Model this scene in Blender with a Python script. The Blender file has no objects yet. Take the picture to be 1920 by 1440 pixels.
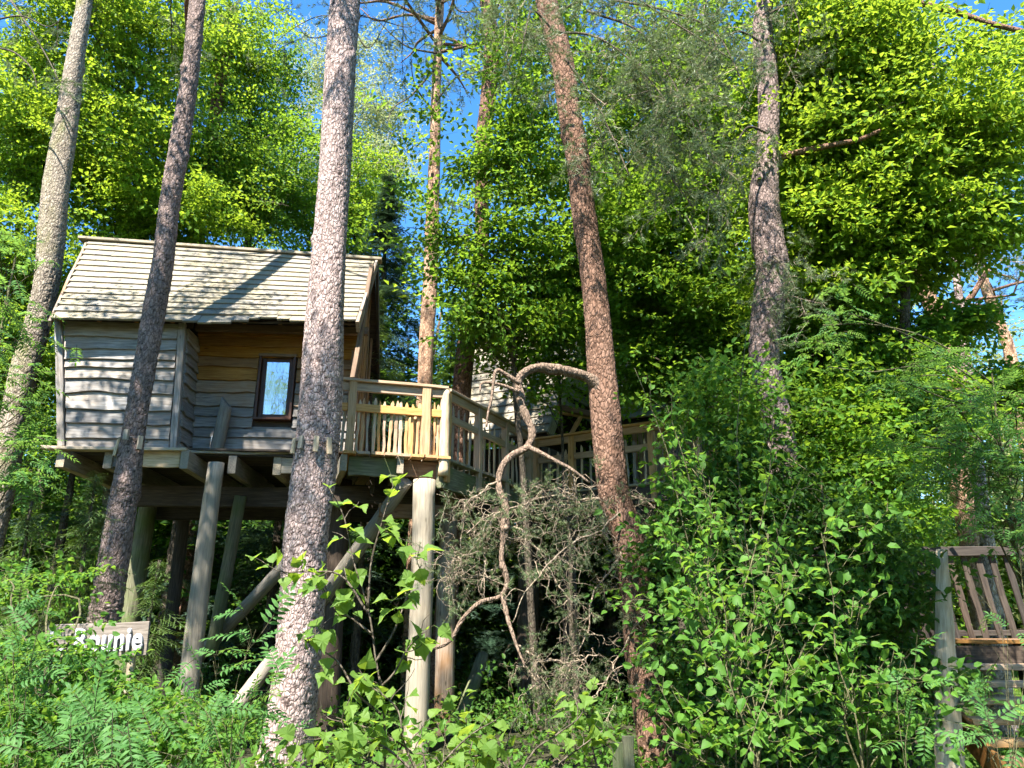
import bpy, math
import numpy as np
from mathutils import Vector, Matrix

R = math.radians
rng = np.random.default_rng(11)
sc = bpy.context.scene
COL = sc.collection

# ------------------------------------------------------------------ camera
PITCH = R(17.3)
FPX = 1443.0            # focal length in pixels of the 1920 wide photograph
EYE = 1.6
cam = bpy.data.cameras.new('camera')
cam.lens = 36.0 * FPX / 1920.0
cam.sensor_width = 36.0
cam.clip_start = 0.05
cam.clip_end = 2000.0
camo = bpy.data.objects.new('camera', cam)
camo.location = (0, 0, EYE)
camo.rotation_euler = (R(90) + PITCH, 0, 0)
COL.objects.link(camo)
sc.camera = camo

# ------------------------------------------------------------------ light
SUN_EL, SUN_AZ = R(56), R(24)       # behind the viewer, 24 degrees to the left
world = bpy.data.worlds.new('World')
sc.world = world
world.use_nodes = True
wn = world.node_tree
wn.nodes.clear()
wout = wn.nodes.new('ShaderNodeOutputWorld')
wbg = wn.nodes.new('ShaderNodeBackground')
sky = wn.nodes.new('ShaderNodeTexSky')
sky.sky_type = 'NISHITA'
sky.sun_disc = False
sky.sun_elevation = SUN_EL
sky.sun_rotation = math.pi + SUN_AZ
sky.altitude = 300
sky.air_density = 1.0
sky.dust_density = 0.1
sky.ozone_density = 2.0
wbg.inputs[1].default_value = 0.1
whs = wn.nodes.new('ShaderNodeHueSaturation')      # the phone's vivid rendering of the blue
whs.inputs['Saturation'].default_value = 1.3
wn.links.new(sky.outputs[0], whs.inputs['Color'])
wn.links.new(whs.outputs[0], wbg.inputs[0])
wn.links.new(wbg.outputs[0], wout.inputs[0])

sun = bpy.data.lights.new('sun', 'SUN')
sun.energy = 5.0
sun.angle = R(0.53)
sun.color = (1.0, 0.955, 0.88)
suno = bpy.data.objects.new('sun', sun)
COL.objects.link(suno)
to_sun = Vector((-math.sin(SUN_AZ) * math.cos(SUN_EL), -math.cos(SUN_AZ) * math.cos(SUN_EL), math.sin(SUN_EL)))
suno.rotation_euler = to_sun.to_track_quat('Z', 'Y').to_euler()
suno.location = (-8, -15, 30)

vs = sc.view_settings
vs.view_transform = 'Standard'
vs.look = 'None'
vs.exposure = 2.15
vs.gamma = 1.0
vs.use_curve_mapping = False
cy = sc.cycles
cy.max_bounces = 5
cy.diffuse_bounces = 2
cy.use_adaptive_sampling = True
cy.adaptive_threshold = 0.025
cy.glossy_bounces = 2
cy.transmission_bounces = 4
cy.transparent_max_bounces = 8
cy.caustics_reflective = False
cy.caustics_refractive = False
cy.use_denoising = True
cy.sample_clamp_indirect = 6.0

# ------------------------------------------------------------------ helpers
CP, SP = math.cos(PITCH), math.sin(PITCH)


def P(u, v, D):
    """point of the place at ground distance D seen in direction (u, v)"""
    dx = (u - 960.0) / FPX
    dy = (720.0 - v) / FPX
    t = D / (CP - dy * SP)
    return np.array((dx * t, D, EYE + (SP + dy * CP) * t))


def mpp(p):
    """metres per photograph pixel at point p"""
    return (p[1] * CP + (p[2] - EYE) * SP) / FPX


def nrm(v):
    v = np.asarray(v, float)
    n = np.linalg.norm(v, axis=-1, keepdims=True)
    return v / np.maximum(n, 1e-9)


def set_tags(o, label=None, cat=None, group=None, kind=None):
    if label: o['label'] = label
    if cat: o['category'] = cat
    if group: o['group'] = group
    if kind: o['kind'] = kind
    return o


def thing(name, label, cat, loc, group=None):
    o = bpy.data.objects.new(name, None)
    o.empty_display_size = 0.2
    o.location = [float(c) for c in loc]
    COL.objects.link(o)
    o['origin'] = [float(c) for c in loc]
    return set_tags(o, label, cat, group)


def origin_of(o):
    while o is not None:
        if 'origin' in o:
            return np.array(o['origin'][:])
        o = o.parent
    return np.zeros(3)


def make_mesh(name, V, faces, mats=(), midx=None, smooth=False, attrs=None):
    """faces: list of (n,3) / (n,4) int arrays"""
    me = bpy.data.meshes.new(name)
    V = np.asarray(V, np.float32)
    faces = [np.asarray(f, np.int32) for f in faces if len(f)]
    me.vertices.add(len(V))
    me.vertices.foreach_set('co', V.ravel())
    nl = sum(f.size for f in faces)
    npoly = sum(len(f) for f in faces)
    me.loops.add(nl)
    me.polygons.add(npoly)
    me.loops.foreach_set('vertex_index', np.concatenate([f.ravel() for f in faces]))
    tot = np.concatenate([np.full(len(f), f.shape[1], np.int32) for f in faces])
    start = np.concatenate([[0], np.cumsum(tot)[:-1]]).astype(np.int32)
    me.polygons.foreach_set('loop_start', start)
    me.polygons.foreach_set('loop_total', tot)
    if midx is not None:
        me.polygons.foreach_set('material_index', np.asarray(midx, np.int32))
    if smooth is False:
        me.polygons.foreach_set('use_smooth', np.zeros(npoly, bool))
    else:
        if smooth is True:
            me.polygons.foreach_set('use_smooth', np.ones(npoly, bool))
        else:
            me.polygons.foreach_set('use_smooth', np.asarray(smooth, bool))
    for m in mats:
        me.materials.append(m)
    if attrs:
        for k, a in attrs.items():
            at = me.attributes.new(k, 'FLOAT', 'POINT')
            at.data.foreach_set('value', np.asarray(a, np.float32))
    me.update()
    me.validate()
    return me


def link(name, me, parent=None, matrix=None):
    o = bpy.data.objects.new(name, me)
    COL.objects.link(o)
    if parent is not None:
        o.parent = parent
        if matrix is not None:
            o.matrix_local = matrix
    elif matrix is not None:
        o.matrix_world = matrix
    return o


class MB:
    """collects pieces of one mesh (world coordinates)"""

    def __init__(self):
        self.V = []; self.F = []; self.M = []; self.S = []; self.n = 0

    def add(self, V, F, mat=0, smooth=False):
        V = np.asarray(V, float)
        for f in (F if isinstance(F, list) else [F]):
            f = np.asarray(f, np.int64)
            if len(f) == 0: continue
            self.F.append(f + self.n)
            self.M.append(np.full(len(f), mat) if np.isscalar(mat) else np.asarray(mat))
            self.S.append(np.full(len(f), smooth))
        self.V.append(V)
        self.n += len(V)
        return self

    def tube(self, path, rad, k=6, mat=0, cap=True):
        V, Q, T = tube(path, rad, k, cap)
        return self.add(V, [Q, T], mat, True)

    def build(self, name, mats, parent=None, attrs=None, label=None, cat=None, kind=None, group=None):
        V = np.concatenate(self.V)
        off = origin_of(parent) if parent is not None else np.zeros(3)
        me = make_mesh(name, V - off, self.F, mats if isinstance(mats, (list, tuple)) else [mats],
                       np.concatenate(self.M), np.concatenate(self.S), attrs)
        o = link(name, me, parent)
        return set_tags(o, label, cat, group, kind)


def frames(path):
    path = np.asarray(path, float)
    t = np.gradient(path, axis=0)
    t = nrm(t)
    up = np.array((0, 0, 1.0)) if abs(t[0][2]) < 0.9 else np.array((0, 1.0, 0))
    a = nrm(np.cross(up, t[0]))
    A = [a]
    for i in range(1, len(path)):
        a = a - t[i] * np.dot(a, t[i])
        a = a / max(np.linalg.norm(a), 1e-9)
        A.append(a)
    A = np.array(A)
    return t, A, np.cross(t, A)


def tube(path, rad, k=6, cap=True):
    path = np.asarray(path, float)
    n = len(path)
    rad = np.broadcast_to(np.asarray(rad, float), (n,))
    t, A, B = frames(path)
    th = np.arange(k) * 2 * math.pi / k
    V = path[:, None, :] + rad[:, None, None] * (np.cos(th)[None, :, None] * A[:, None, :] + np.sin(th)[None, :, None] * B[:, None, :])
    V = V.reshape(-1, 3)
    i = np.arange(n - 1)[:, None] * k
    j = np.arange(k)[None, :]
    j2 = (j + 1) % k
    Q = np.stack([i + j, i + j2, i + k + j2, i + k + j], -1).reshape(-1, 4)
    T = np.zeros((0, 3), int)
    if cap:
        V = np.concatenate([V, path[:1], path[-1:]])
        c0, c1 = n * k, n * k + 1
        jj = np.arange(k); j2 = (jj + 1) % k
        T = np.concatenate([np.stack([np.full(k, c0), j2, jj], -1), np.stack([np.full(k, c1), (n - 1) * k + jj, (n - 1) * k + j2], -1)])
    return V, Q, T


def smooth_path(pts, n):
    """Catmull-Rom through pts, n samples (columns may carry radii too)"""
    pts = np.asarray(pts, float)
    if len(pts) < 3:
        s = np.linspace(0, 1, n)[:, None]
        return pts[0] * (1 - s) + pts[-1] * s
    p = np.vstack([2 * pts[0] - pts[1], pts, 2 * pts[-1] - pts[-2]])
    s = np.linspace(0, len(pts) - 1 - 1e-6, n)
    i = s.astype(int); f = (s - i)[:, None]
    p0, p1, p2, p3 = p[i], p[i + 1], p[i + 2], p[i + 3]
    return 0.5 * (2 * p1 + (p2 - p0) * f + (2 * p0 - 5 * p1 + 4 * p2 - p3) * f ** 2 + (3 * p1 - p0 - 3 * p2 + p3) * f ** 3)


# ------------------------------------------------------------------ materials
class NT:
    def __init__(self, name):
        self.m = bpy.data.materials.new(name)
        self.m.use_nodes = True
        self.t = self.m.node_tree
        self.t.nodes.clear()
        self.out = self.t.nodes.new('ShaderNodeOutputMaterial')

    def n(self, typ, **kw):
        nd = self.t.nodes.new('ShaderNode' + typ)
        ins = kw.pop('ins', {})
        for k, v in kw.items():
            setattr(nd, k, v)
        for k, v in ins.items():
            s = nd.inputs[k]
            if isinstance(v, bpy.types.NodeSocket):
                self.t.links.new(v, s)
            else:
                s.default_value = v
        return nd

    def l(self, a, b):
        self.t.links.new(a, b)

    def coords(self, scale, src='Object'):
        tc = self.n('TexCoord')
        mp = self.n('Mapping', ins={'Vector': tc.outputs[src], 'Scale': scale})
        return mp.outputs[0]

    def noise(self, vec, scale, detail=4, rough=0.55):
        return self.n('TexNoise', ins={'Vector': vec, 'Scale': scale, 'Detail': detail, 'Roughness': rough})

    def ramp(self, fac, stops):
        r = self.n('ValToRGB', ins={'Fac': fac})
        el = r.color_ramp.elements
        while len(el) < len(stops): el.new(0.5)
        for e, (p, c) in zip(el, stops):
            e.position = p
            e.color = (*c, 1)
        return r.outputs[0]

    def mix(self, fac, a, b, mode='MIX'):
        m = self.n('Mix', data_type='RGBA', blend_type=mode)
        for s, v in ((m.inputs[0], fac), (m.inputs[6], a), (m.inputs[7], b)):
            if isinstance(v, bpy.types.NodeSocket): self.l(v, s)
            else: s.default_value = v if not isinstance(v, tuple) else (*v, 1)
        return m.outputs[2]

    def math(self, op, a, b=0.0, c=0.0, clamp=False):
        m = self.n('Math', operation=op, use_clamp=clamp)
        for i, v in enumerate((a, b, c)):
            if isinstance(v, bpy.types.NodeSocket): self.l(v, m.inputs[i])
            else: m.inputs[i].default_value = v
        return m.outputs[0]

    def finish(self, col, rough=0.8, height=None, bump=0.4, dist=0.01, spec=0.3, **kw):
        b = self.n('BsdfPrincipled')
        for k, v in (('Base Color', col), ('Roughness', rough), ('Specular IOR Level', spec), *kw.items()):
            if isinstance(v, bpy.types.NodeSocket): self.l(v, b.inputs[k])
            else: b.inputs[k].default_value = v if not (isinstance(v, tuple) and len(v) == 3) else (*v, 1)
        if height is not None:
            bp = self.n('Bump', ins={'Height': height, 'Strength': bump, 'Distance': dist})
            self.l(bp.outputs[0], b.inputs['Normal'])
        self.l(b.outputs[0], self.out.inputs[0])
        return self.m


def wood(name, c_dark, c_mid, c_light, rough=0.8, knots=True, stain=None, stain_amt=0.5, var=0.55, across=False):
    """sawn or split timber, the grain runs along local X"""
    t = NT(name)
    oi = t.n('ObjectInfo')
    tc = t.n('TexCoord')
    add = t.n('VectorMath', operation='MULTIPLY_ADD', ins={0: oi.outputs['Random'], 1: (37.0, 11.0, 23.0), 2: tc.outputs['Object']})
    v1 = t.n('Mapping', ins={'Vector': add.outputs[0], 'Scale': (16, 1.6, 16) if across else (1.2, 16, 16)}).outputs[0]
    warp = t.noise(add.outputs[0], 3.0, 2)
    v2 = t.mix(0.08, v1, warp.outputs['Color'], 'ADD')
    g = t.noise(v2, 2.6, 6, 0.65)
    fine = t.noise(t.n('Mapping', ins={'Vector': add.outputs[0], 'Scale': (110, 6, 110) if across else (5, 130, 130)}).outputs[0], 1.0, 2)
    big = t.noise(add.outputs[0], 1.7, 3)
    fac = t.math('ADD', t.math('MULTIPLY', g.outputs[0], 0.75), t.math('MULTIPLY', fine.outputs[0], 0.3))
    col = t.ramp(fac, [(0.33, c_dark), (0.52, c_mid), (0.72, c_light)])
    if stain:
        s = t.ramp(big.outputs[0], [(0.42, (0, 0, 0)), (0.62, (1, 1, 1))])
        col = t.mix(t.math('MULTIPLY', s, stain_amt), col, stain)
    if knots:
        kv = t.n('Mapping', ins={'Vector': add.outputs[0], 'Scale': (2.2, 7, 7)}).outputs[0]
        vo = t.n('TexVoronoi', ins={'Vector': kv, 'Scale': 1.0})
        kk = t.ramp(vo.outputs['Distance'], [(0.04, (1, 1, 1)), (0.11, (0, 0, 0))])
        col = t.mix(t.math('MULTIPLY', kk, 0.7), col, tuple(c * 0.45 for c in c_dark))
    hs = t.n('HueSaturation', ins={'Color': col, 'Saturation': t.math('MULTIPLY_ADD', oi.outputs['Random'], 0.5, 0.75),
                                   'Value': t.math('MULTIPLY_ADD', oi.outputs['Random'], var, 1.0 - var * .47)})
    h = t.math('ADD', t.math('MULTIPLY', g.outputs[0], 0.6), t.math('MULTIPLY', fine.outputs[0], 0.5))
    return t.finish(hs.outputs[0], rough, h, 0.6, 0.006, 0.25)


def bark(name, plate_a, plate_b, crack, moss=None, scale=1.0):
    t = NT(name)
    v = t.coords((1, 1, 0.45))
    at = t.n('Attribute', attribute_name='plate')
    cell = t.n('Attribute', attribute_name='cell')
    n1 = t.noise(v, 9 * scale, 5, 0.6)
    n2 = t.noise(v, 55 * scale, 4, 0.65)
    n3 = t.noise(v, 1.3, 3)
    pl = t.mix(t.math('ADD', t.math('MULTIPLY', cell.outputs['Fac'], 0.65), t.math('MULTIPLY', n1.outputs[0], 0.4)), plate_a, plate_b)
    pl = t.mix(t.ramp(n2.outputs[0], [(0.45, (0, 0, 0)), (0.75, (1, 1, 1))]), pl, tuple(min(1, c * 1.35) for c in plate_b))
    crk = t.ramp(t.math('ADD', at.outputs['Fac'], t.math('MULTIPLY', t.math('SUBTRACT', n2.outputs[0], 0.5), 0.5)), [(0.10, (1, 1, 1)), (0.55, (0, 0, 0))])
    wv = t.mix(0.07, v, n1.outputs['Color'], 'ADD')
    vo = t.n('TexVoronoi', feature='DISTANCE_TO_EDGE', ins={'Vector': wv, 'Scale': 24 * scale})
    vc = t.n('TexVoronoi', ins={'Vector': wv, 'Scale': 24 * scale})
    pl = t.mix(t.math('MULTIPLY', t.n('SeparateColor', ins={0: vc.outputs['Color']}).outputs[0], 0.5), pl, plate_a)
    ed = t.ramp(vo.outputs['Distance'], [(0.03, (1, 1, 1)), (0.13, (0, 0, 0))])
    crk = t.math('MAXIMUM', crk, t.math('MULTIPLY', ed, 0.6))
    col = t.mix(crk, pl, crack)
    if moss:
        mf = t.ramp(n3.outputs[0], [(0.5, (0, 0, 0)), (0.68, (1, 1, 1))])
        mf = t.math('MULTIPLY', mf, t.ramp(n1.outputs[0], [(0.35, (0, 0, 0)), (0.6, (1, 1, 1))]))
        col = t.mix(t.math('MULTIPLY', mf, 0.8), col, moss)
    h = t.math('ADD', t.math('MULTIPLY', n2.outputs[0], 0.5), t.math('MULTIPLY', t.math('MINIMUM', vo.outputs['Distance'], .2), 4.0))
    return t.finish(col, 0.9, h, 0.8, 0.015, 0.15)


def leaf_mat(name, c_a, c_b, trans, tfac=0.45, rough=0.55, spec=0.16):
    t = NT(name)
    geo = t.n('NewGeometry')
    oi = t.n('ObjectInfo')
    r = t.math('FRACT', t.math('ADD', geo.outputs['Random Per Island'], oi.outputs['Random']))
    pn = t.noise(geo.outputs['Position'], 0.9, 2)
    f = t.math('ADD', t.math('MULTIPLY', r, 0.7), t.math('MULTIPLY', t.math('SUBTRACT', pn.outputs[0], 0.35), 0.9), clamp=True)
    col = t.mix(f, c_a, c_b)
    tr = t.mix(f, tuple(c * 0.75 for c in trans), trans)
    b = t.n('BsdfPrincipled', ins={'Base Color': col, 'Roughness': rough, 'Specular IOR Level': spec})
    tl = t.n('BsdfTranslucent', ins={'Color': tr})
    mx = t.n('MixShader', ins={0: tfac, 1: b.outputs[0], 2: tl.outputs[0]})
    t.l(mx.outputs[0], t.out.inputs[0])
    return t.m


M = {}
M['wood_grey'] = wood('weathered_grey_wood', (0.09, 0.08, 0.072), (0.255, 0.235, 0.215), (0.42, 0.395, 0.37), stain=(0.24, 0.18, 0.125), stain_amt=0.45)
M['wood_brown'] = wood('brown_grey_wood', (0.075, 0.06, 0.045), (0.23, 0.19, 0.155), (0.38, 0.33, 0.28), stain=(0.24, 0.13, 0.06), stain_amt=0.6)
M['wood_warm'] = wood('warm_brown_wood', (0.075, 0.04, 0.02), (0.20, 0.115, 0.058), (0.32, 0.20, 0.105), stain=(0.14, 0.07, 0.035))
M['wood_amber'] = wood('amber_wall_wood', (0.10, 0.05, 0.018), (0.27, 0.14, 0.055), (0.40, 0.235, 0.10), stain=(0.17, 0.08, 0.03))
M['wood_new'] = wood('honey_larch_wood', (0.25, 0.14, 0.07), (0.46, 0.29, 0.155), (0.60, 0.42, 0.25), rough=0.65, stain=(0.42, 0.25, 0.12), stain_amt=0.4, var=.35)
M['wood_pale'] = wood('pale_split_wood', (0.22, 0.155, 0.10), (0.43, 0.34, 0.235), (0.57, 0.48, 0.36), rough=0.7, knots=False)
M['wood_mossy'] = wood('mossy_old_wood', (0.05, 0.045, 0.03), (0.13, 0.125, 0.075), (0.25, 0.24, 0.15), stain=(0.09, 0.12, 0.035), stain_amt=0.8)
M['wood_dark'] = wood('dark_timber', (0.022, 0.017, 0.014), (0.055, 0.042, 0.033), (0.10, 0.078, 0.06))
M['wood_log'] = wood('barkless_log_wood', (0.12, 0.095, 0.068), (0.28, 0.235, 0.175), (0.42, 0.36, 0.275), stain=(0.22, 0.2, 0.16), stain_amt=0.6)
M['wood_sign'] = wood('grey_sign_wood', (0.07, 0.058, 0.048), (0.155, 0.132, 0.112), (0.25, 0.22, 0.19))
M['shingle'] = wood('roof_shingle_wood', (0.17, 0.145, 0.108), (0.24, 0.208, 0.158), (0.31, 0.27, 0.21), knots=False, stain=(0.17, 0.155, 0.09), stain_amt=0.4, var=.3, across=True)
M['frame_brown'] = wood('brown_window_paint', (0.035, 0.016, 0.010), (0.065, 0.03, 0.019), (0.10, 0.048, 0.03), rough=0.45, knots=False)
M['bark_pine'] = bark('pine_bark_pink_grey', (0.30, 0.21, 0.185), (0.50, 0.40, 0.365), (0.075, 0.05, 0.042))
M['bark_dark'] = bark('pine_bark_dark', (0.17, 0.118, 0.10), (0.31, 0.235, 0.21), (0.05, 0.036, 0.03))
M['bark_red'] = bark('pine_bark_red', (0.15, 0.080, 0.05), (0.28, 0.17, 0.12), (0.06, 0.032, 0.02))
M['bark_mossy'] = bark('mossy_pine_bark', (0.23, 0.185, 0.14), (0.40, 0.34, 0.265), (0.08, 0.06, 0.045), moss=(0.19, 0.19, 0.05))
M['bark_orange'] = bark('upper_pine_bark', (0.34, 0.19, 0.11), (0.50, 0.34, 0.23), (0.12, 0.06, 0.035))
M['bark_twig'] = bark('twig_bark', (0.075, 0.06, 0.042), (0.14, 0.115, 0.085), (0.04, 0.03, 0.022))
M['bark_tan'] = bark('tan_limb_bark', (0.15, 0.10, 0.07), (0.28, 0.20, 0.145), (0.085, 0.06, 0.042))
M['bark_pale'] = bark('pale_dry_twig', (0.21, 0.16, 0.11), (0.37, 0.30, 0.215), (0.10, 0.07, 0.05))
M['stem_green'] = bark('green_brown_stem', (0.075, 0.07, 0.035), (0.15, 0.14, 0.07), (0.05, 0.045, 0.025))
M['bark_birch'] = bark('birch_bark', (0.45, 0.43, 0.4), (0.65, 0.63, 0.6), (0.06, 0.05, 0.05))
M['leaf_beech'] = leaf_mat('beech_leaf', (0.045, 0.115, 0.012), (0.095, 0.195, 0.018), (0.33, 0.52, 0.035), 0.42)
M['leaf_bright'] = leaf_mat('young_maple_leaf', (0.065, 0.15, 0.012), (0.13, 0.23, 0.018), (0.45, 0.62, 0.04), 0.45)
M['leaf_deep'] = leaf_mat('deep_shade_leaf', (0.024, 0.072, 0.012), (0.055, 0.125, 0.018), (0.16, 0.30, 0.03), 0.35)  # darker leaf green put in for shade in bush, woods and undergrowth
M['leaf_birch'] = leaf_mat('birch_leaf', (0.08, 0.16, 0.03), (0.14, 0.22, 0.04), (0.42, 0.58, 0.05), 0.46, 0.55, 0.18)
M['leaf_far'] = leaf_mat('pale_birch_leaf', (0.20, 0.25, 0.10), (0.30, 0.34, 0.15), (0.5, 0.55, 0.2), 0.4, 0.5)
M['leaf_shrub'] = leaf_mat('buckthorn_leaf', (0.042, 0.12, 0.016), (0.09, 0.195, 0.026), (0.30, 0.50, 0.05), 0.42, 0.55, 0.18)
M['leaf_rowan'] = leaf_mat('rowan_leaf', (0.045, 0.13, 0.032), (0.092, 0.205, 0.05), (0.26, 0.46, 0.07), 0.42, 0.55, 0.18)
M['needle_pine'] = leaf_mat('pine_needle', (0.075, 0.115, 0.045), (0.155, 0.20, 0.085), (0.22, 0.30, 0.09), 0.25, 0.45, 0.4)
M['needle_spruce'] = leaf_mat('spruce_needle', (0.05, 0.11, 0.025), (0.12, 0.20, 0.035), (0.22, 0.34, 0.04), 0.25, 0.45, 0.35)
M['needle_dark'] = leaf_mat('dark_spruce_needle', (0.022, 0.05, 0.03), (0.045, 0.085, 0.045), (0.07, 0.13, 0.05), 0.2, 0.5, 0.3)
M['grass'] = leaf_mat('grass_blade', (0.10, 0.2, 0.02), (0.17, 0.28, 0.03), (0.4, 0.6, 0.04), 0.4, 0.5)

t = NT('forest_soil')
n1 = t.noise(t.coords((1, 1, 1)), 1.2, 6)
n2 = t.noise(t.coords((1, 1, 1)), 22, 5, 0.7)
M['soil'] = t.finish(t.mix(n1.outputs[0], t.ramp(n2.outputs[0], [(0.3, (0.022, 0.016, 0.010)), (0.7, (0.085, 0.058, 0.034))]), (0.035, 0.05, 0.015)), 0.95, n2.outputs[0], 0.8, 0.05)
t = NT('meadow_soil')
n1 = t.noise(t.coords((1, 1, 1)), 2.2, 6)
M['meadow'] = t.finish(t.ramp(n1.outputs[0], [(0.3, (0.07, 0.13, 0.02)), (0.7, (0.13, 0.2, 0.035))]), 0.95, n1.outputs[0], 0.6, 0.05)
t = NT('window_glass')
gl = t.n('BsdfGlossy', ins={'Color': (0.9, 0.93, 1, 1), 'Roughness': 0.03})
wv = t.noise(t.coords((3, 3, 3)), 2.0, 2)
bp = t.n('Bump', ins={'Height': wv.outputs[0], 'Strength': 0.05, 'Distance': 0.05})
t.l(bp.outputs[0], gl.inputs['Normal'])
tr = t.n('BsdfTransparent', ins={'Color': (0.75, 0.8, 0.78, 1)})
mx = t.n('MixShader', ins={0: 0.5, 1: tr.outputs[0], 2: gl.outputs[0]})
t.l(mx.outputs[0], t.out.inputs[0])
M['glass'] = t.m
t = NT('curtain_cloth')
M['curtain'] = t.finish((0.55, 0.55, 0.53), 0.9)
t = NT('galvanised_metal')
M['metal'] = t.finish((0.42, 0.44, 0.45), 0.45, Metallic=0.8)
t = NT('steel_cable'); M['cable'] = t.finish((0.12, 0.12, 0.12), 0.5, Metallic=0.6)
t = NT('white_sign_paint')
n1 = t.noise(t.coords((1, 1, 1)), 30, 4)
M['paint_white'] = t.finish(t.ramp(n1.outputs[0], [(0.3, (0.22, 0.22, 0.22)), (0.6, (0.5, 0.5, 0.52))]), 0.7)

# ------------------------------------------------------------------ timber helpers
def basis(p0, p1, up):
    p0 = np.asarray(p0, float); p1 = np.asarray(p1, float)
    x = nrm(p1 - p0)
    up = np.asarray(up, float)
    y = np.cross(up, x)
    if np.linalg.norm(y) < 1e-4:
        y = np.cross((0, 1.0, 0), x)
    y = nrm(y)
    z = np.cross(x, y)
    return x, y, z


def mat4(x, y, z, o):
    return Matrix(((x[0], y[0], z[0], o[0]), (x[1], y[1], z[1], o[1]), (x[2], y[2], z[2], o[2]), (0, 0, 0, 1)))


def local_matrix(x, y, z, o, parent):
    return mat4(x, y, z, np.asarray(o, float) - (origin_of(parent) if parent is not None else 0))


def beam_mesh(name, L, w, h, mat, ch=0.006, nseg=6, wave=0.004, taper=(1, 1), point=0.0, seed=None):
    """chamfered plank along X, centred on its axis, slightly uneven"""
    r = np.random.default_rng(seed if seed is not None else int(rng.integers(1 << 30)))
    ch = min(ch, w * 0.3, h * 0.3)
    prof = np.array([(-w / 2 + ch, -h / 2), (w / 2 - ch, -h / 2), (w / 2, -h / 2 + ch), (w / 2, h / 2 - ch),
                     (w / 2 - ch, h / 2), (-w / 2 + ch, h / 2), (-w / 2, h / 2 - ch), (-w / 2, -h / 2 + ch)])
    xs = np.linspace(0, L, nseg + 1)
    a = np.interp(xs, np.linspace(0, L, 5), r.normal(0, wave, 5))
    b = np.interp(xs, np.linspace(0, L, 5), r.normal(0, wave, 5))
    sc_ = np.linspace(taper[0], taper[1], nseg + 1) * (1 + np.interp(xs, np.linspace(0, L, 7), r.normal(0, min(0.12, wave * 1.1 / max(w, h)), 7)))
    V = np.zeros((nseg + 1, 8, 3))
    V[:, :, 0] = xs[:, None]
    V[:, :, 1] = prof[None, :, 0] * sc_[:, None] + a[:, None]
    V[:, :, 2] = prof[None, :, 1] * sc_[:, None] + b[:, None]
    if point > 0:      # pointed upper end
        V = np.concatenate([V, V[-1:] * np.array((1, 0.25, 0.6))], 0)
        V[-1, :, 0] = L + point
    n = len(V)
    V = V.reshape(-1, 3)
    i = np.arange(n - 1)[:, None] * 8
    j = np.arange(8)[None, :]
    j2 = (j + 1) % 8
    Q = np.stack([i + j, i + j2, i + 8 + j2, i + 8 + j], -1).reshape(-1, 4)
    E = np.array([[7, 6, 5, 4], [7, 4, 3, 0], [3, 2, 1, 0]])
    E2 = np.array([[4, 5, 6, 7], [0, 3, 4, 7], [0, 1, 2, 3]]) + (n - 1) * 8
    return make_mesh(name, V, [Q, E, E2], [mat])


def beam(name, p0, p1, w, h, mat, parent=None, up=(0, 0, 1), **kw):
    p0 = np.asarray(p0, float); p1 = np.asarray(p1, float)
    x, y, z = basis(p0, p1, up)
    me = beam_mesh(name, np.linalg.norm(p1 - p0), w, h, M[mat], **kw)
    return link(name, me, parent, local_matrix(x, y, z, p0, parent))


def log_mesh(name, L, r0, r1, mat, k=14, nseg=16, amp=0.03, bend=0.0, seed=0, cut=0.0):
    r = np.random.default_rng(seed)
    xs = np.linspace(0, L, nseg + 1)
    th = np.arange(k) * 2 * math.pi / k
    ph = r.uniform(0, 6.28, 6)
    rad = np.linspace(r0, r1, nseg + 1)[:, None] * (1 + amp * np.sin(2 * th[None] + ph[0] + xs[:, None] * 1.3) + amp * 0.7 * np.sin(3 * th[None] + ph[1] - xs[:, None] * 2.1)
                                                   + r.normal(0, amp * 0.35, (nseg + 1, k)))
    cy_ = bend * np.sin(xs / L * math.pi) + amp * r0 * np.sin(xs * 2.2 + ph[2])
    cz_ = amp * r0 * np.sin(xs * 1.7 + ph[3])
    V = np.zeros((nseg + 1, k, 3))
    V[:, :, 0] = xs[:, None]
    V[:, :, 1] = cy_[:, None] + rad * np.cos(th)
    V[:, :, 2] = cz_[:, None] + rad * np.sin(th)
    if cut:
        V[-1, :, 0] += cut * np.cos(th) 
    V = V.reshape(-1, 3)
    n = nseg + 1
    V = np.concatenate([V, [V[:k].mean(0)], [V[-k:].mean(0)]])
    i = np.arange(n - 1)[:, None] * k
    j = np.arange(k)[None, :]; j2 = (j + 1) % k
    Q = np.stack([i + j, i + j2, i + k + j2, i + k + j], -1).reshape(-1, 4)
    jj = np.arange(k); j2 = (jj + 1) % k
    T = np.concatenate([np.stack([np.full(k, n * k), j2, jj], -1), np.stack([np.full(k, n * k + 1), (n - 1) * k + jj, (n - 1) * k + j2], -1)])
    sm = np.concatenate([np.ones(len(Q), bool), np.zeros(len(T), bool)])
    return make_mesh(name, V, [Q, T], [mat], smooth=sm)


def log(name, p0, p1, r0, r1, mat, parent=None, **kw):
    p0 = np.asarray(p0, float); p1 = np.asarray(p1, float)
    x, y, z = basis(p0, p1, (0, -1.0, 0.01))
    me = log_mesh(name, np.linalg.norm(p1 - p0), r0, r1, M[mat], seed=int(rng.integers(1 << 30)), **kw)
    return link(name, me, parent, local_matrix(x, y, z, p0, parent))


# ------------------------------------------------------------------ ground
def ground_z(x, y):
    return 0.10 * np.sin(x * 0.7 + 1.3) * np.cos(y * 0.55) + 0.06 * np.sin(x * 1.9 + y * 1.3) + 0.035 * np.maximum(0, y - 15) - 0.05 - 0.02 * np.clip(x, 0, 12)


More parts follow.
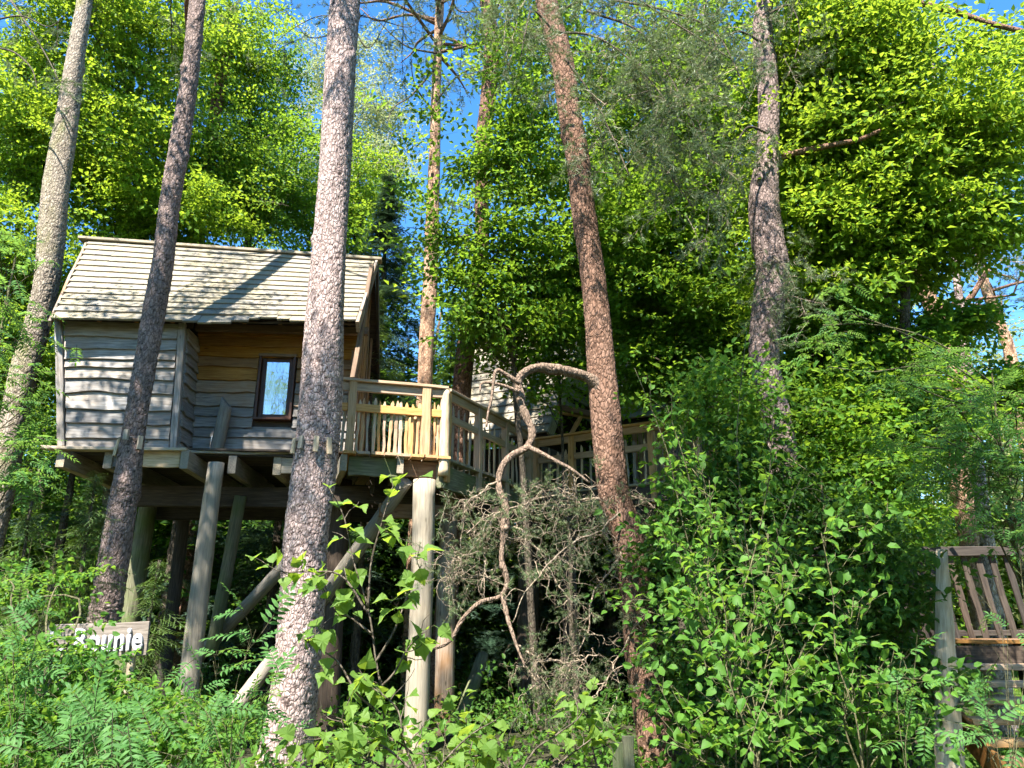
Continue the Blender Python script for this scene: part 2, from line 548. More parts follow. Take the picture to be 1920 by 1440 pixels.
def grid_sheet(xs, ys, zf):
    X, Y = np.meshgrid(xs, ys)
    V = np.stack([X, Y, zf(X, Y)], -1).reshape(-1, 3)
    nx, ny = len(xs), len(ys)
    i = (np.arange(ny - 1)[:, None] * nx + np.arange(nx - 1)[None, :]).ravel()
    return V, np.stack([i, i + 1, i + nx + 1, i + nx], -1)


def warp(a, b, n, p=2.2):
    s = np.linspace(-1, 1, n)
    s = np.sign(s) * np.abs(s) ** p
    return (a + b) / 2 + s * (b - a) / 2


V, Q = grid_sheet(warp(-600, 600, 150, 3.0), warp(-590, 610, 150, 3.0), lambda x, y: ground_z(np.clip(x, -60, 60), np.clip(y, -60, 60)))
MB().add(V, Q, 0, True).build('ground', M['soil'], kind='structure')
V, Q = grid_sheet(np.linspace(4.2, 22, 60), np.linspace(8.4, 30, 60), lambda x, y: ground_z(x, y) + 0.012)
MB().add(V, Q, 0, True).build('lawn', M['meadow'], kind='structure')

# ------------------------------------------------------------------ cabin
AL = R(4.5)
CO = P(118, 838, 11.0)
FZ = float(CO[2])                       # floor level
CEX = np.array((math.cos(AL), math.sin(AL), 0)); CEY = np.array((-math.sin(AL), math.cos(AL), 0))


def C(x, y, z):
    return np.array((CO[0], CO[1], 0)) + CEX * x + CEY * y + np.array((0, 0, z))


TOPZ = float(P(118, 606, 11.0)[2])
cabin = thing('treehouse_cabin', 'weathered grey timber cabin with shingled roof and small brown window, up on stilts', 'cabin', C(2.0, 1.4, FZ))
bay_wall = thing('bay_wall', None, None, (0, 0, 0)); bay_wall.parent = cabin
window_wall = thing('window_wall', None, None, (0, 0, 0)); window_wall.parent = cabin
for w_ in (bay_wall, window_wall):
    w_['origin'] = [float(c) for c in C(2.0, 1.4, FZ)]


def siding(parent, pa, pb, qa, qb, f0, f1, out, mat, thick=0.030, proud=0.034, wav=0.012, n=14):
    """one lapped, live-edged board between fractions f0..f1 (top down) of the wall quad pa pb (top) qa qb (bottom)"""
    a0 = pa + (qa - pa) * f0; b0 = pb + (qb - pb) * f0
    a1 = pa + (qa - pa) * (f1 + 0.012); b1 = pb + (qb - pb) * (f1 + 0.012)
    x, y, z = basis(a1, b1, (0, 0, 1))
    out = np.asarray(out, float)
    s = np.linspace(0, 1, n)
    r = rng
    wob = np.interp(s, np.linspace(0, 1, 7), r.normal(0, wav, 7)) + 0.3 * wav * np.sin(s * 17 + r.uniform(0, 6))
    org = a1
    def col(a, b, dz, dout):
        pts = a[None] * (1 - s[:, None]) + b[None] * s[:, None]
        pts = pts + out[None] * dout + np.array((0, 0, 1.0))[None] * np.broadcast_to(dz, s.shape)[:, None]
        return pts
    tilt = r.normal(0, 0.003)
    bo = proud + thick + tilt + np.abs(r.normal(0, 0.003, n))[:, None] * 0
    rows = [col(a0, b0, 0, 0.002), col(a0, b0, 0, thick * 0.7), col(a1, b1, wob + 0.006, proud + thick + tilt), col(a1, b1, wob, proud + thick * 0.75 + tilt), col(a1, b1, wob + 0.003, proud * 0.4)]
    W = np.concatenate(rows)
    L = np.stack([(W - org) @ x, (W - org) @ y, (W - org) @ z], -1)
    k = len(rows)
    Q = []
    for i in range(k):
        j = (i + 1) % k
        ii = np.arange(n - 1)
        Q.append(np.stack([i * n + ii, j * n + ii, j * n + ii + 1, i * n + ii + 1], -1))
    caps = [np.array([[i * n for i in range(k)]]), np.array([[i * n + n - 1 for i in range(k)][::-1]])]
    me = make_mesh('board', L, [np.concatenate(Q)] + caps, [M[mat]])
    return link('board', me, parent, local_matrix(x, y, z, org, parent))


OUTF = -CEY
# bay: leans to the left going up
b_tl, b_tr = C(-0.36, 0, TOPZ + 0.02), C(1.47, 0, TOPZ + 0.02)
b_bl, b_br = C(0, 0, FZ), C(1.58, 0, FZ)
fr = [0, .12, .21, .30, .37, .46, .57, .70, .81, .92, 1.0]
ins = 0.07
for i in range(10):
    siding(bay_wall, b_tl + CEX * ins, b_tr - CEX * ins, b_bl + CEX * ins, b_br - CEX * ins, fr[i], fr[i + 1], OUTF, 'wood_grey')
for tp, bt in ((b_tl, b_bl), (b_tr, b_br)):
    beam('corner_trim', bt + OUTF * 0.045, tp + OUTF * 0.045, 0.10, 0.075, 'wood_grey', cabin, up=OUTF, wave=0.004)
# bay return (faces right) and recessed window wall
r_t, r_b = C(1.50, 0.62, TOPZ + 0.02), C(1.60, 0.62, FZ)
for i in range(10):
    siding(bay_wall, b_tr + CEY * 0.06 + CEX * .01, r_t, b_br + CEY * 0.06 + CEX * .01, r_b, fr[i], fr[i + 1], CEX, 'wood_grey', n=5)
w_tl, w_tr = C(1.50, 0.62, TOPZ + 0.25), C(4.12, 0.62, TOPZ + 0.25)
w_bl, w_br = C(1.60, 0.62, FZ - 0.03), C(4.12, 0.62, FZ - 0.03)
wx0, wx1 = 2.57, 3.07
wz1, wz0 = float(P(500, 666, 11.7)[2]), float(P(500, 781, 11.7)[2])
H = TOPZ + 0.25 - (FZ - 0.03)
fw = [0, .07, .15, .23, .31, .41, .50, .60, .68, .76, .83, .93, 1.0]
zz = lambda f: TOPZ + 0.25 - H * f
mats_w = ['wood_amber', 'wood_amber', 'wood_amber', 'wood_amber', 'wood_amber', 'wood_brown', 'wood_brown', 'wood_grey', 'wood_grey', 'wood_grey', 'wood_grey', 'wood_grey']
for i in range(12):
    za, zb = zz(fw[i]), zz(fw[i + 1])
    lerp = lambda X: (w_tl + CEX * (X - 1.5), w_bl + CEX * (X - 1.6))
    if zb < wz1 - 0.03 and za > wz0 + 0.03:
        tl, bl = w_tl, w_bl
        t2, b2 = lerp(wx0 - 0.06)
        siding(window_wall, tl, t2, bl, b2, fw[i], fw[i + 1], OUTF, mats_w[i], n=9)
        t2, b2 = lerp(wx1 + 0.06)
        siding(window_wall, t2, w_tr, b2, w_br, fw[i], fw[i + 1], OUTF, mats_w[i], n=9)
    else:
        siding(window_wall, w_tl, w_tr, w_bl, w_br, fw[i], fw[i + 1], OUTF, mats_w[i], n=18)
# shell behind the boards: rear, ends and floor
shell = MB()
def quad(*p): shell.add(np.array(p), np.array([[0, 1, 2, 3]]))
def slab(mb, p, q, r_, s, th):
    p, q, r_, s = map(np.asarray, (p, q, r_, s))
    nn = nrm(np.cross(q - p, s - p)) * th
    V = np.array([p, q, r_, s, p + nn, q + nn, r_ + nn, s + nn])
    mb.add(V, np.array([[0, 1, 2, 3], [7, 6, 5, 4], [0, 4, 5, 1], [1, 5, 6, 2], [2, 6, 7, 3], [3, 7, 4, 0]]))
slab(shell, C(-.3, 2.75, FZ), C(-.3, 2.75, TOPZ), C(4.1, 2.75, TOPZ), C(4.1, 2.75, FZ), 0.05)
slab(shell, C(0.03, 0.08, FZ), C(-.28, 0.08, TOPZ), C(-.28, 2.7, TOPZ), C(0.03, 2.7, FZ), 0.05)
slab(shell, C(0.06, 0.05, FZ), C(1.55, 0.05, FZ), C(1.42, 0.05, TOPZ), C(-.26, 0.05, TOPZ), 0.03)
slab(shell, C(1.55, 0.1, FZ), C(1.55, 0.66, FZ), C(1.45, 0.66, TOPZ), C(1.45, 0.1, TOPZ), 0.03)
# window wall backing with an opening left for the window
for x0, x1, z0, z1 in ((1.5, wx0, FZ - .02, TOPZ + .25), (wx1, 4.1, FZ - .02, TOPZ + .25), (wx0, wx1, FZ - .02, wz0), (wx0, wx1, wz1, TOPZ + .25)):
    slab(shell, C(x0, 0.66, z0), C(x1, 0.66, z0), C(x1, 0.66, z1), C(x0, 0.66, z1), 0.03)
slab(shell, C(-.33, 0.06, TOPZ - .02), C(1.6, 0.06, TOPZ - .02), C(1.6, 0.10, TOPZ + .36), C(-.40, 0.10, TOPZ + .36), 0.03)
shell.add([C(-.30, 0.05, TOPZ - .05), C(-.30, 2.75, TOPZ - .05), C(-.42, 1.5, TOPZ + 1.75), C(-.22, 0.05, TOPZ - .05), C(-.22, 2.75, TOPZ - .05), C(-.34, 1.5, TOPZ + 1.75)],
          [np.array([[0, 1, 2], [5, 4, 3]]), np.array([[0, 3, 4, 1], [1, 4, 5, 2], [2, 5, 3, 0]])])
shell.build('rear_wall', M['wood_dark'], cabin)
MBf = MB(); slab(MBf, C(0.05, 0.08, FZ + .005), C(4.1, 0.08, FZ + .005), C(4.1, 2.75, FZ + .005), C(0.05, 2.75, FZ + .005), 0.03)
MBf.build('floor_panel', M['wood_dark'], cabin)
# gable end facing the deck: upright split laths
nl = 14
for i in range(nl):
    y = 0.55 + i * 0.165
    ztop = TOPZ + 0.15 + (1.9 - abs(y - 1.75) * 1.55)
    beam('lath', C(4.02 + 0.012 * (i % 2), y, FZ + 0.02), C(4.05 + 0.03 * (i % 3 - 1), y, ztop - 0.35), 0.15, 0.03, 'wood_amber', cabin, up=CEX, wave=0.008)

# window
win = thing('window', None, None, (0, 0, 0)); win.parent = cabin; win['origin'] = cabin['origin']
def cab_box(name, x0, x1, y0, y1, z0, z1, mat, parent, ch=0.006):
    if (x1 - x0) >= (z1 - z0):
        return beam(name, C(x0, (y0 + y1) / 2, (z0 + z1) / 2), C(x1, (y0 + y1) / 2, (z0 + z1) / 2), y1 - y0, z1 - z0, mat, parent, ch=ch, wave=0.001, nseg=2)
    return beam(name, C((x0 + x1) / 2, (y0 + y1) / 2, z0), C((x0 + x1) / 2, (y0 + y1) / 2, z1), y1 - y0, x1 - x0, mat, parent, up=CEX, ch=ch, wave=0.001, nseg=2)
c = 0.042
cab_box('casing', wx0 - c, wx0, .53, .70, wz0 - .0, wz1 + c, 'frame_brown', win)
cab_box('casing', wx1, wx1 + c, .53, .70, wz0 - .0, wz1 + c, 'frame_brown', win)
cab_box('casing', wx0 - c - .01, wx1 + c + .01, .515, .70, wz1 - .005, wz1 + c, 'wood_warm', win)
cab_box('sill', wx0 - c, wx1 + c, .505, .70, wz0 - .04, wz0 + .003, 'frame_brown', win)
s_ = 0.07
cab_box('sash', wx0, wx0 + s_, .60, .66, wz0 + .004, wz1 - .006, 'frame_brown', win)
cab_box('sash', wx1 - s_, wx1, .60, .66, wz0 + .004, wz1 - .006, 'frame_brown', win)
cab_box('sash', wx0 + s_, wx1 - s_, .603, .657, wz0 + .004, wz0 + s_, 'frame_brown', win)
cab_box('sash', wx0 + s_, wx1 - s_, .603, .657, wz1 - s_, wz1 - .006, 'frame_brown', win)
MB().add([C(wx0 + s_ - .005, .636, wz0 + s_ - .005), C(wx1 - s_ + .005, .636, wz0 + s_ - .005), C(wx1 - s_ + .005, .622, wz1 - s_ + .005), C(wx0 + s_ - .005, .622, wz1 - s_ + .005)],
         np.array([[0, 1, 2, 3]])).build('pane', M['glass'], win)
# gathered curtain inside
xs = np.linspace(wx0 + .02, wx1 - .02, 40)
V = []
for z in (wz0 + .03, wz1 - .02):
    for i, X in enumerate(xs):
        V.append(C(X, .74 + .018 * math.sin(i * 1.1), z))
ii = np.arange(39)
MB().add(V, np.stack([ii, ii + 1, ii + 41, ii + 40], -1), 0, True).build('curtain', M['curtain'], win)
# small outlet box on the wall
cab_box('outlet_box', 1.93, 2.05, .50, .575, FZ + .22, FZ + .33, 'metal', cabin, ch=.012)

# ------------------------------------------------------------------ roof of the cabin
def shingle_mesh(i, mat):
    r = np.random.default_rng(100 + i)
    n = 4
    V = []
    for s in np.linspace(-0.5, 0.5, n):
        e = r.normal(0, 0.004)
        V.append((s, e, 0.032 + r.normal(0, .001)))      # butt, top face
        V.append((s, e, 0.0))
        V.append((s, 0.42, 0.008))
        V.append((s, 0.42, 0.0))
    V = np.array(V)
    q = []
    for k in range(n - 1):
        a, b = k * 4, k * 4 + 4
        q += [[a, b, b + 2, a + 2], [a + 1, b + 1, b, a], [a + 1, a + 3, b + 3, b + 1]]
    q += [[0, 2, 3, 1], [(n - 1) * 4 + 1, (n - 1) * 4 + 3, (n - 1) * 4 + 2, (n - 1) * 4]]
    return make_mesh('shingle', V, [np.array(q)], [mat])


SHM = [shingle_mesh(i, M['shingle']) for i in range(7)]


def shingle_roof(parent, EL, ER, RL, RR, rows, mean_w, max_n, eave_fn=None, sag=0.06, lift=0.012):
    """rows of overlapping split shingles on the sheet between eave EL-ER and ridge RL-RR"""
    def S(s, t):
        p = (EL * (1 - s) + ER * s) * (1 - t) + (RL * (1 - s) + RR * s) * t
        nn = nrm(np.cross(ER - EL, RL - EL))
        return p + nn * (-sag * math.sin(math.pi * t) - 0.5 * sag * math.sin(math.pi * s) * (1 - t))
    N = nrm(np.cross(ER - EL, RL - EL))
    count = 0
    rest = MB()
    slope = np.linalg.norm(RL - EL)
    expo = slope / rows
    for k in range(rows):
        t0 = k / rows
        width = np.linalg.norm(S(1, t0) - S(0, t0))
        n = max(2, int(round(width / mean_w)))
        cuts = np.linspace(0, 1, n + 1)
        cuts[1:-1] += rng.uniform(-0.33, 0.33, n - 1) / n
        for i in range(n):
            s0, s1 = cuts[i], cuts[i + 1]
            sm = (s0 + s1) / 2
            dt = rng.normal(0, 0.0009)
            if k == 0 and eave_fn: dt += eave_fn(sm)
            a = S(s0, t0 + dt); b = S(s1, t0 + dt)
            o = S(sm, t0 + dt)
            up = S(sm, min(1.02, t0 + dt + 1.6 / rows)) - o
            x = nrm(b - a)
            up = up - x * np.dot(up, x)
            y = nrm(up)
            z = np.cross(x, y)
            ang = R(3.0) + rng.normal(0, 0.005)
            y2 = y * math.cos(ang) - z * math.sin(ang); z2 = np.cross(x, y2)
            roll = rng.normal(0, 0.004)
            x2 = x * math.cos(roll) + z2 * math.sin(roll); z2 = np.cross(x2, y2)
            w = np.linalg.norm(b - a) - 0.001
            o = o + N * (lift + 0.012)
            ln = expo / 0.24 * rng.uniform(0.95, 1.05)
            me = SHM[int(rng.integers(len(SHM)))]
            mt = local_matrix(x2, y2, z2, o, parent) @ Matrix.Diagonal((w, min(1.15, ln), 1.0, 1.0))
            if count < max_n:
                link('shingle', me, parent, mt)
            else:
                vv = np.array([mt @ v.co for v in me.vertices]) + origin_of(parent)
                rest.add(vv, np.array([p.vertices[:] for p in me.polygons]))
            count += 1
    if count > max_n:
        rest.build('shingle_courses', M['shingle'], parent, kind='stuff')
    return count, S, N


roof = thing('roof', None, None, (0, 0, 0)); roof.parent = cabin; roof['origin'] = cabin['origin']
EL, ER = P(97, 599, 10.65), P(667, 607, 11.2)
RL, RR = P(166, 452, 12.3), P(702, 492, 12.85)
def eave_arch(s):
    return -0.012 + 0.045 * math.exp(-((s - 0.70) / 0.08) ** 2) + 0.03 * math.exp(-((s - 0.97) / 0.05) ** 2) - 0.03 * math.exp(-((s - 0.52) / 0.08) ** 2)
nsh, RS, RN = shingle_roof(roof, EL, ER, RL, RR, 14, 0.235, 300, eave_arch, sag=.02)
print('cabin shingles', nsh)
und = MB()
slab(und, EL - RN * .05 + (RL - EL) * .04, ER - RN * .05 + (RR - ER) * .04, RR - RN * .05, RL - RN * .05, -0.03)
BL, BR = C(-0.6, 3.1, TOPZ - .05), C(4.2, 3.1, TOPZ - .05)
slab(und, RL, RR, BR, BL, 0.05)
und.build('roof_deck', M['wood_dark'], roof)
beam('ridge_board', P(150, 448, 12.25), P(716, 489, 12.9), 0.20, 0.05, 'wood_log', roof, wave=0.006, nseg=10)
beam('barge_board', ER + np.array((0.03, 0, -.06)), RR + np.array((0.05, 0, -.03)), 0.05, 0.17, 'wood_brown', roof, wave=0.006)
beam('barge_board', EL + np.array((-0.03, 0.02, -.06)), RL + np.array((-0.03, 0, -.05)), 0.04, 0.10, 'wood_brown', roof, wave=0.006)
beam('barge_board', RR + np.array((0.05, 0.03, -.06)), BR + np.array((0, 0, -.03)), 0.05, 0.17, 'wood_dark', roof)
beam('gable_brace', P(662, 712, 11.25), P(697, 500, 12.2), 0.07, 0.13, 'wood_warm', roof)
for i, X in enumerate(np.linspace(-0.45, 4.2, 9)):
    s = (X + .55) / 4.85
    a = EL * (1 - s) + ER * s - RN * 0.075 + (RL - EL) * 0.05
    b = RL * (1 - s) + RR * s - RN * 0.075
    beam('rafter', a, b, 0.06, 0.09, 'wood_warm', roof)
beam('wall_plate', C(1.5, 0.45, TOPZ + .16), C(4.25, 0.45, TOPZ + .16), 0.09, 0.12, 'wood_warm', roof)
# heap of fallen brown needles on the roof
for (uu, vv) in ((430, 540), (475, 572), (405, 585)):
    mb = MB()
    for _ in range(60):
        s = np.clip((uu - 97) / 570 + rng.normal(0, .022), 0, 1); tt = np.clip((600 - vv) / 140 + rng.normal(0, .03), 0, 1)
        p = RS(s, tt) + RN * 0.045
        d = nrm(rng.normal(0, 1, 3) * (1, 1, .2)) * rng.uniform(.03, .07)
        w = nrm(np.cross(d, RN)) * .003
        mb.add([p - w, p + w, p + d + RN * .004], np.array([[0, 1, 2]]))
    mb.build('fallen_needles', M['bark_red'], roof, kind='stuff')

# ------------------------------------------------------------------ platform under the cabin
plat = thing('timber_platform', 'dark joist platform carrying the grey cabin', 'platform', C(2, 1.2, FZ - .3))
beam('deck_board', P(80, 841, 10.78), P(352, 843, 10.98), 0.16, 0.045, 'wood_pale', plat, wave=0.006)
beam('deck_board', P(354, 850, 11.3), P(562, 852, 11.5), 0.16, 0.04, 'wood_log', plat, wave=0.006)
yb = 2.8
for i, X in enumerate(np.linspace(0.05, 4.0, 14)):
    pass
for (u, D0) in ((113, 10.82), (203, 10.9), (345, 10.93), (436, 11.3), (521, 11.42), (604, 11.5)):
    p = P(u, 862, D0); z = FZ - 0.20
    a = np.array((p[0], p[1], z)); b = a + CEY * 3.0
    beam('joist', a, b, 0.115, 0.27, 'wood_log', plat, wave=0.003, nseg=4)
for (u0, u1, D0, mt) in ((268, 338, 10.98, 'wood_pale'), (214, 268, 10.97, 'wood_grey'), (528, 575, 11.46, 'wood_pale')):
    p, q = P(u0, 862, D0), P(u1, 862, D0 + .03)
    p[2] = q[2] = FZ - 0.185
    beam('rim_board', p, q, 0.04, 0.24, mt, plat, wave=0.003)
for i in range(14):
    y = 0.25 + i * 0.2
    beam('floor_plank', C(-0.1 if y > .1 else 0, y, FZ - .045), C(4.15, y, FZ - .045), 0.185, 0.035, 'wood_dark', plat, wave=0.002, nseg=3)
beam('bearer', C(0.5, 1.0, FZ - .55), C(4.6, 1.0, FZ - .55), 0.16, 0.32, 'wood_dark', plat)
beam('bearer', C(0.5, 2.6, FZ - .55), C(4.6, 2.6, FZ - .55), 0.16, 0.32, 'wood_dark', plat)

def gz(p): return float(ground_z(p[0], p[1])) - 0.15
def post_from_px(name, label, uv_top, D, r0, r1, mat, cat='post', group=None, ubot=None, **kw):
    a = P(uv_top[0], uv_top[1], D)
    b = np.array((a[0], D, 0)) if ubot is None else np.array((P(ubot, 1200, D)[0], D, 0.0))
    b[2] = gz(b)
    o = log(name, b, a, r0, r1, mat, None, **kw)
    return set_tags(o, label, cat, group)
post_from_px('log_post', 'debarked grey log post under the cabin between the two pines', (406, 868), 11.15, .145, .115, 'wood_log', bend=.03, group='support posts')
post_from_px('log_post', 'pale round post holding up the deck corner', (797, 900), 10.95, .165, .155, 'wood_log', bend=.0, group='support posts')
post_from_px('log_post', 'mossy shaded post beneath the cabin beside the thin pine', (283, 925), 13.3, .17, .14, 'wood_mossy', bend=.05, group='support posts')
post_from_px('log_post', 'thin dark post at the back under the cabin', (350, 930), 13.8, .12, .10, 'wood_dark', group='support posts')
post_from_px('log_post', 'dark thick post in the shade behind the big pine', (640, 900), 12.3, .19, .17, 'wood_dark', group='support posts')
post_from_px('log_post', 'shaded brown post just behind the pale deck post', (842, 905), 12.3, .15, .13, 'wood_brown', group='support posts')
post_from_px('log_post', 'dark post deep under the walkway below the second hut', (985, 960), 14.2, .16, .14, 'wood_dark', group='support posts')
set_tags(log('log_brace', P(345, 1262, 12.9), P(585, 1005, 11.4), .10, .09, 'wood_log'), 'slanting log brace low under the cabin beside the big pine', 'brace', 'log braces')
set_tags(log('log_brace', P(395, 1230, 12.2), P(452, 930, 12.0), .10, .09, 'wood_mossy'), 'steep mossy log brace behind the grey log post', 'brace', 'log braces')
set_tags(log('log_brace', P(600, 1130, 12.2), P(762, 902, 11.0), .12, .10, 'wood_log'), 'diagonal log brace rising to the underside of the deck', 'brace', 'log braces')
set_tags(log('log_brace', P(440, 1330, 10.4), P(520, 1225, 10.9), .10, .09, 'wood_log'), 'pale log brace low among the rowan leaves beside the big pine', 'brace', 'log braces')
set_tags(log('log_brace', P(850, 1390, 12.0), P(905, 1230, 13.2), .11, .10, 'wood_mossy'), 'mossy slanting log brace low behind the dead twigs', 'brace', 'log braces')
# stub of a log standing on the cabin's front edge
sl = log('log_stub', C(2.06, .40, FZ - .03), C(2.15, .36, FZ + .82), .105, .095, 'wood_log', None, cut=0.09, nseg=10)
set_tags(sl, 'obliquely cut log stub standing against the cabin wall', 'log')

# ------------------------------------------------------------------ deck with railing
DFL, DFR = P(643, 843, 10.55), P(846, 856, 10.98)
DZ = float((DFL[2] + DFR[2]) / 2)
DFL[2] = DFR[2] = DZ
dx_ = nrm(DFR - DFL); dy_ = np.array((-dx_[1], dx_[0], 0))
deck = thing('wooden_deck', 'honey coloured plank deck beside the cabin', 'deck', DFL)
DW = np.linalg.norm(DFR - DFL)
nb = 8
bw = DW / nb
for i in range(nb):
    a = DFL + dx_ * (bw * (i + .5)) + np.array((0, 0, -.02)) - dy_ * rng.uniform(0, .03)
    beam('deck_board', a, a + dy_ * 2.6, bw - 0.016, 0.04, 'wood_new', deck, wave=0.0015, nseg=3)
beam('fascia', DFL + dx_ * .10 + dy_ * .14 + np.array((0, 0, -.19)), DFL + dx_ * .86 + dy_ * .14 + np.array((0, 0, -.19)), 0.06, 0.27, 'wood_mossy', deck)
beam('fascia', DFL + dx_ * .86 + dy_ * .22 + np.array((0, 0, -.18)), DFL + dx_ * 1.55 + dy_ * .22 + np.array((0, 0, -.18)), 0.06, 0.24, 'wood_warm', deck)
for s in (0.03, 0.82):
    a = DFL + dx_ * s + dy_ * .04 + np.array((0, 0, -.16))
    beam('joist', a, a + dy_ * 2.5, 0.09, 0.24, 'wood_log', deck)
a = DFL + dx_ * 1.45 + dy_ * .12 + np.array((0, 0, -.20))
beam('joist', a, a + dy_ * 2.5, 0.12, 0.2, 'wood_warm', deck)
a = DFL + dy_ * 1.3 + np.array((0, 0, -.42)); beam('bearer', a - dx_ * .3, a + dx_ * 1.8, 0.14, 0.26, 'wood_dark', deck)
a = DFL + dy_ * .55 + np.array((0, 0, -.75)); beam('bearer', a + dx_ * .6, a + dx_ * 1.7, 0.14, 0.2, 'wood_warm', deck)

RZ = float(P(720, 716, 10.7)[2])            # handrail level
MIDZ = DZ + (RZ - DZ) * 0.62


def pale(p, z0, z1, parent, w=None, mat=None, lean=0.0):
    w = w if w else rng.uniform(0.032, 0.055)
    mat = mat or ('wood_pale' if rng.random() < .45 else 'wood_new')
    a = np.array((p[0], p[1], z0)); b = np.array((p[0] + rng.normal(0, .012) + lean, p[1] + rng.normal(0, .008), z1))
    return beam('baluster', a, b, w, w * .55, mat, parent, up=dy_, wave=0.006, point=0.06, ch=.01, nseg=6)


rail1 = thing('deck_railing', 'honey timber railing with pale split balusters along the deck front', 'railing', DFL)
up_ = np.array((0, 0, 1.0))
r0 = DFL - dx_ * .35 + dy_ * .08; r1 = DFL + dx_ * (DW - .06) + dy_ * .08
ua = lambda u: r0 + dx_ * 0  # noqa
def deck_at(u):
    """point of the deck's front line seen at column u"""
    lo, hi = -1.0, 3.0
    for _ in range(40):
        m = (lo + hi) / 2
        p = DFL + dx_ * m + dy_ * .08 + up_ * .4
        uu = 960 + p[0] / mpp(p)
        if uu < u: lo = m
        else: hi = m
    return DFL + dx_ * lo + dy_ * .08
for u, wd in ((657, .115), (797, .13)):
    p = deck_at(u)
    beam('post', p + up_ * .005, p + up_ * (RZ - DZ - .02), wd, wd, 'wood_new', rail1, up=dy_)
p = deck_at(833)
log('corner_post', p - up_ * .28, p + up_ * (RZ - DZ - .01), .072, .066, 'wood_pale', rail1, amp=.09, nseg=14)
beam('handrail', r0 + up_ * (RZ - DZ), r1 + up_ * (RZ - DZ + .0), 0.15, 0.042, 'wood_new', rail1, wave=.002)
beam('under_rail', r0 + up_ * (RZ - DZ - .09), r1 + up_ * (RZ - DZ - .09), 0.045, 0.13, 'wood_new', rail1, wave=.002)
beam('middle_rail', r0 - dy_ * .0 + up_ * (MIDZ - DZ), r1 + up_ * (MIDZ - DZ), 0.045, 0.115, 'wood_new', rail1, wave=.002)
for u in (644, 670, 680, 690, 701, 711, 722, 732, 743, 753, 764, 774, 784, 808, 815, 822):
    p = deck_at(u) + dy_ * .045
    pale(p, DZ + .005, MIDZ + rng.uniform(.07, .13), rail1, w=rng.uniform(.036, .05))

def railing(name, label, A, B, zf, zr, n_pale, n_post, parent=None, mat='wood_new', pmat=None, drop=0.35, group=None, phi=None, pw=None):
    """railing from A to B (xy): posts, cap, under rail, middle rail, balusters"""
    A = np.array((A[0], A[1], zf)); B = np.array((B[0], B[1], zf))
    t = thing(name, label, 'railing', A, group)
    d = nrm(B - A); side = np.array((-d[1], d[0], 0))
    L = np.linalg.norm(B - A)
    for i in range(n_post):
        p = A + d * (L * (i / (n_post - 1)) if n_post > 1 else L)
        beam('post', p - up_ * drop, p + up_ * (zr - zf - .03), .11, .11, mat, t, up=side)
    beam('handrail', A + up_ * (zr - zf), B + up_ * (zr - zf), .14, .042, mat, t, wave=.003)
    beam('under_rail', A + up_ * (zr - zf - .085), B + up_ * (zr - zf - .085), .045, .12, mat, t, wave=.003)
    zm = (zr - zf) * .6
    beam('middle_rail', A + up_ * zm, B + up_ * zm, .045, .11, mat, t, wave=.003)
    for i in range(n_pale):
        s = (i + .5) / n_pale + rng.normal(0, .1 / n_pale)
        p = A + d * L * s + side * .045
        a = p + up_ * (-drop * .8); b = p + up_ * (zm + rng.uniform(.06, .2)) + d * rng.normal(0, .012)
        w = rng.uniform(.032, .055) if pw is None else pw * rng.uniform(.85, 1.15)
        beam('baluster', a, b, w, w * .6, pmat or ('wood_pale' if rng.random() < .6 else 'wood_log'), t, up=side, wave=.006, point=.06, ch=.01)
    return t


# walkway to the second hut
WA = P(832, 722, 11.02); WB = P(992, 810, 13.9)
WA = np.array((WA[0], WA[1], DZ)); WB = np.array((WB[0], WB[1], DZ))
wd = nrm(WB - WA); ws = np.array((-wd[1], wd[0], 0))       # ws points to the far (left) side
railing('walkway_railing', 'shaded timber railing running back along the walkway to the second hut', WA + wd * .12, WB, DZ, RZ, 17, 4, group='walkway railings')
railing('walkway_railing', 'far side walkway railing glimpsed through the deck balusters', WA + ws * 1.35 + wd * 1.3, WB + ws * 1.35, DZ, RZ, 12, 3, group='walkway railings')
walk = thing('walkway', 'narrow plank walkway leading back from the deck to the second hut', 'walkway', WA)
Lw = np.linalg.norm(WB - WA)
for i in range(16):
    p = WA + wd * (0.1 + i * (Lw + .5) / 16) + up_ * -.02 - ws * .06
    beam('deck_board', p, p + ws * 1.45, Lw / 16 - .0, 0.04, 'wood_log', walk, wave=.002, nseg=3)
beam('stringer', WA + up_ * -.28 + ws * .05, WB + wd * .8 + up_ * -.28 + ws * .05, .09, .34, 'wood_mossy', walk)
beam('stringer', WA + up_ * -.28 + ws * 1.2, WB + wd * .8 + up_ * -.28 + ws * 1.2, .09, .34, 'wood_dark', walk)

# second platform, in front of the second hut
QA = P(1004, 822, 14.4); QB = P(1300, 772, 12.7)
QA = np.array((QA[0], QA[1], DZ)); QB = np.array((QB[0], QB[1], DZ))
qd = nrm(QB - QA); qs = np.array((-qd[1], qd[0], 0))
railing('platform_railing', 'timber railing in front of the second hut behind the red-barked pine', QA, QB, DZ, RZ, 18, 5, group='walkway railings')
plat2 = thing('plank_platform', 'plank platform before the second hut behind the red-barked pine', 'platform', QA)
Lq = np.linalg.norm(QB - QA)
for i in range(9):
    p = QA + qs * (0.05 + i * .21) + up_ * -.02
    beam('deck_board', p - qd * .3, p + qd * (Lq + .2), .195, .04, 'wood_log', plat2, wave=.002, nseg=4)
beam('fascia', QA + up_ * -.19 + qs * .02, QB + up_ * -.19 + qs * .02, .06, .28, 'wood_dark', plat2)
for s in (.1, .5, .9):
    p = QA + qd * Lq * s + up_ * -.36
    beam('joist', p, p + qs * 1.8, .1, .22, 'wood_dark', plat2)
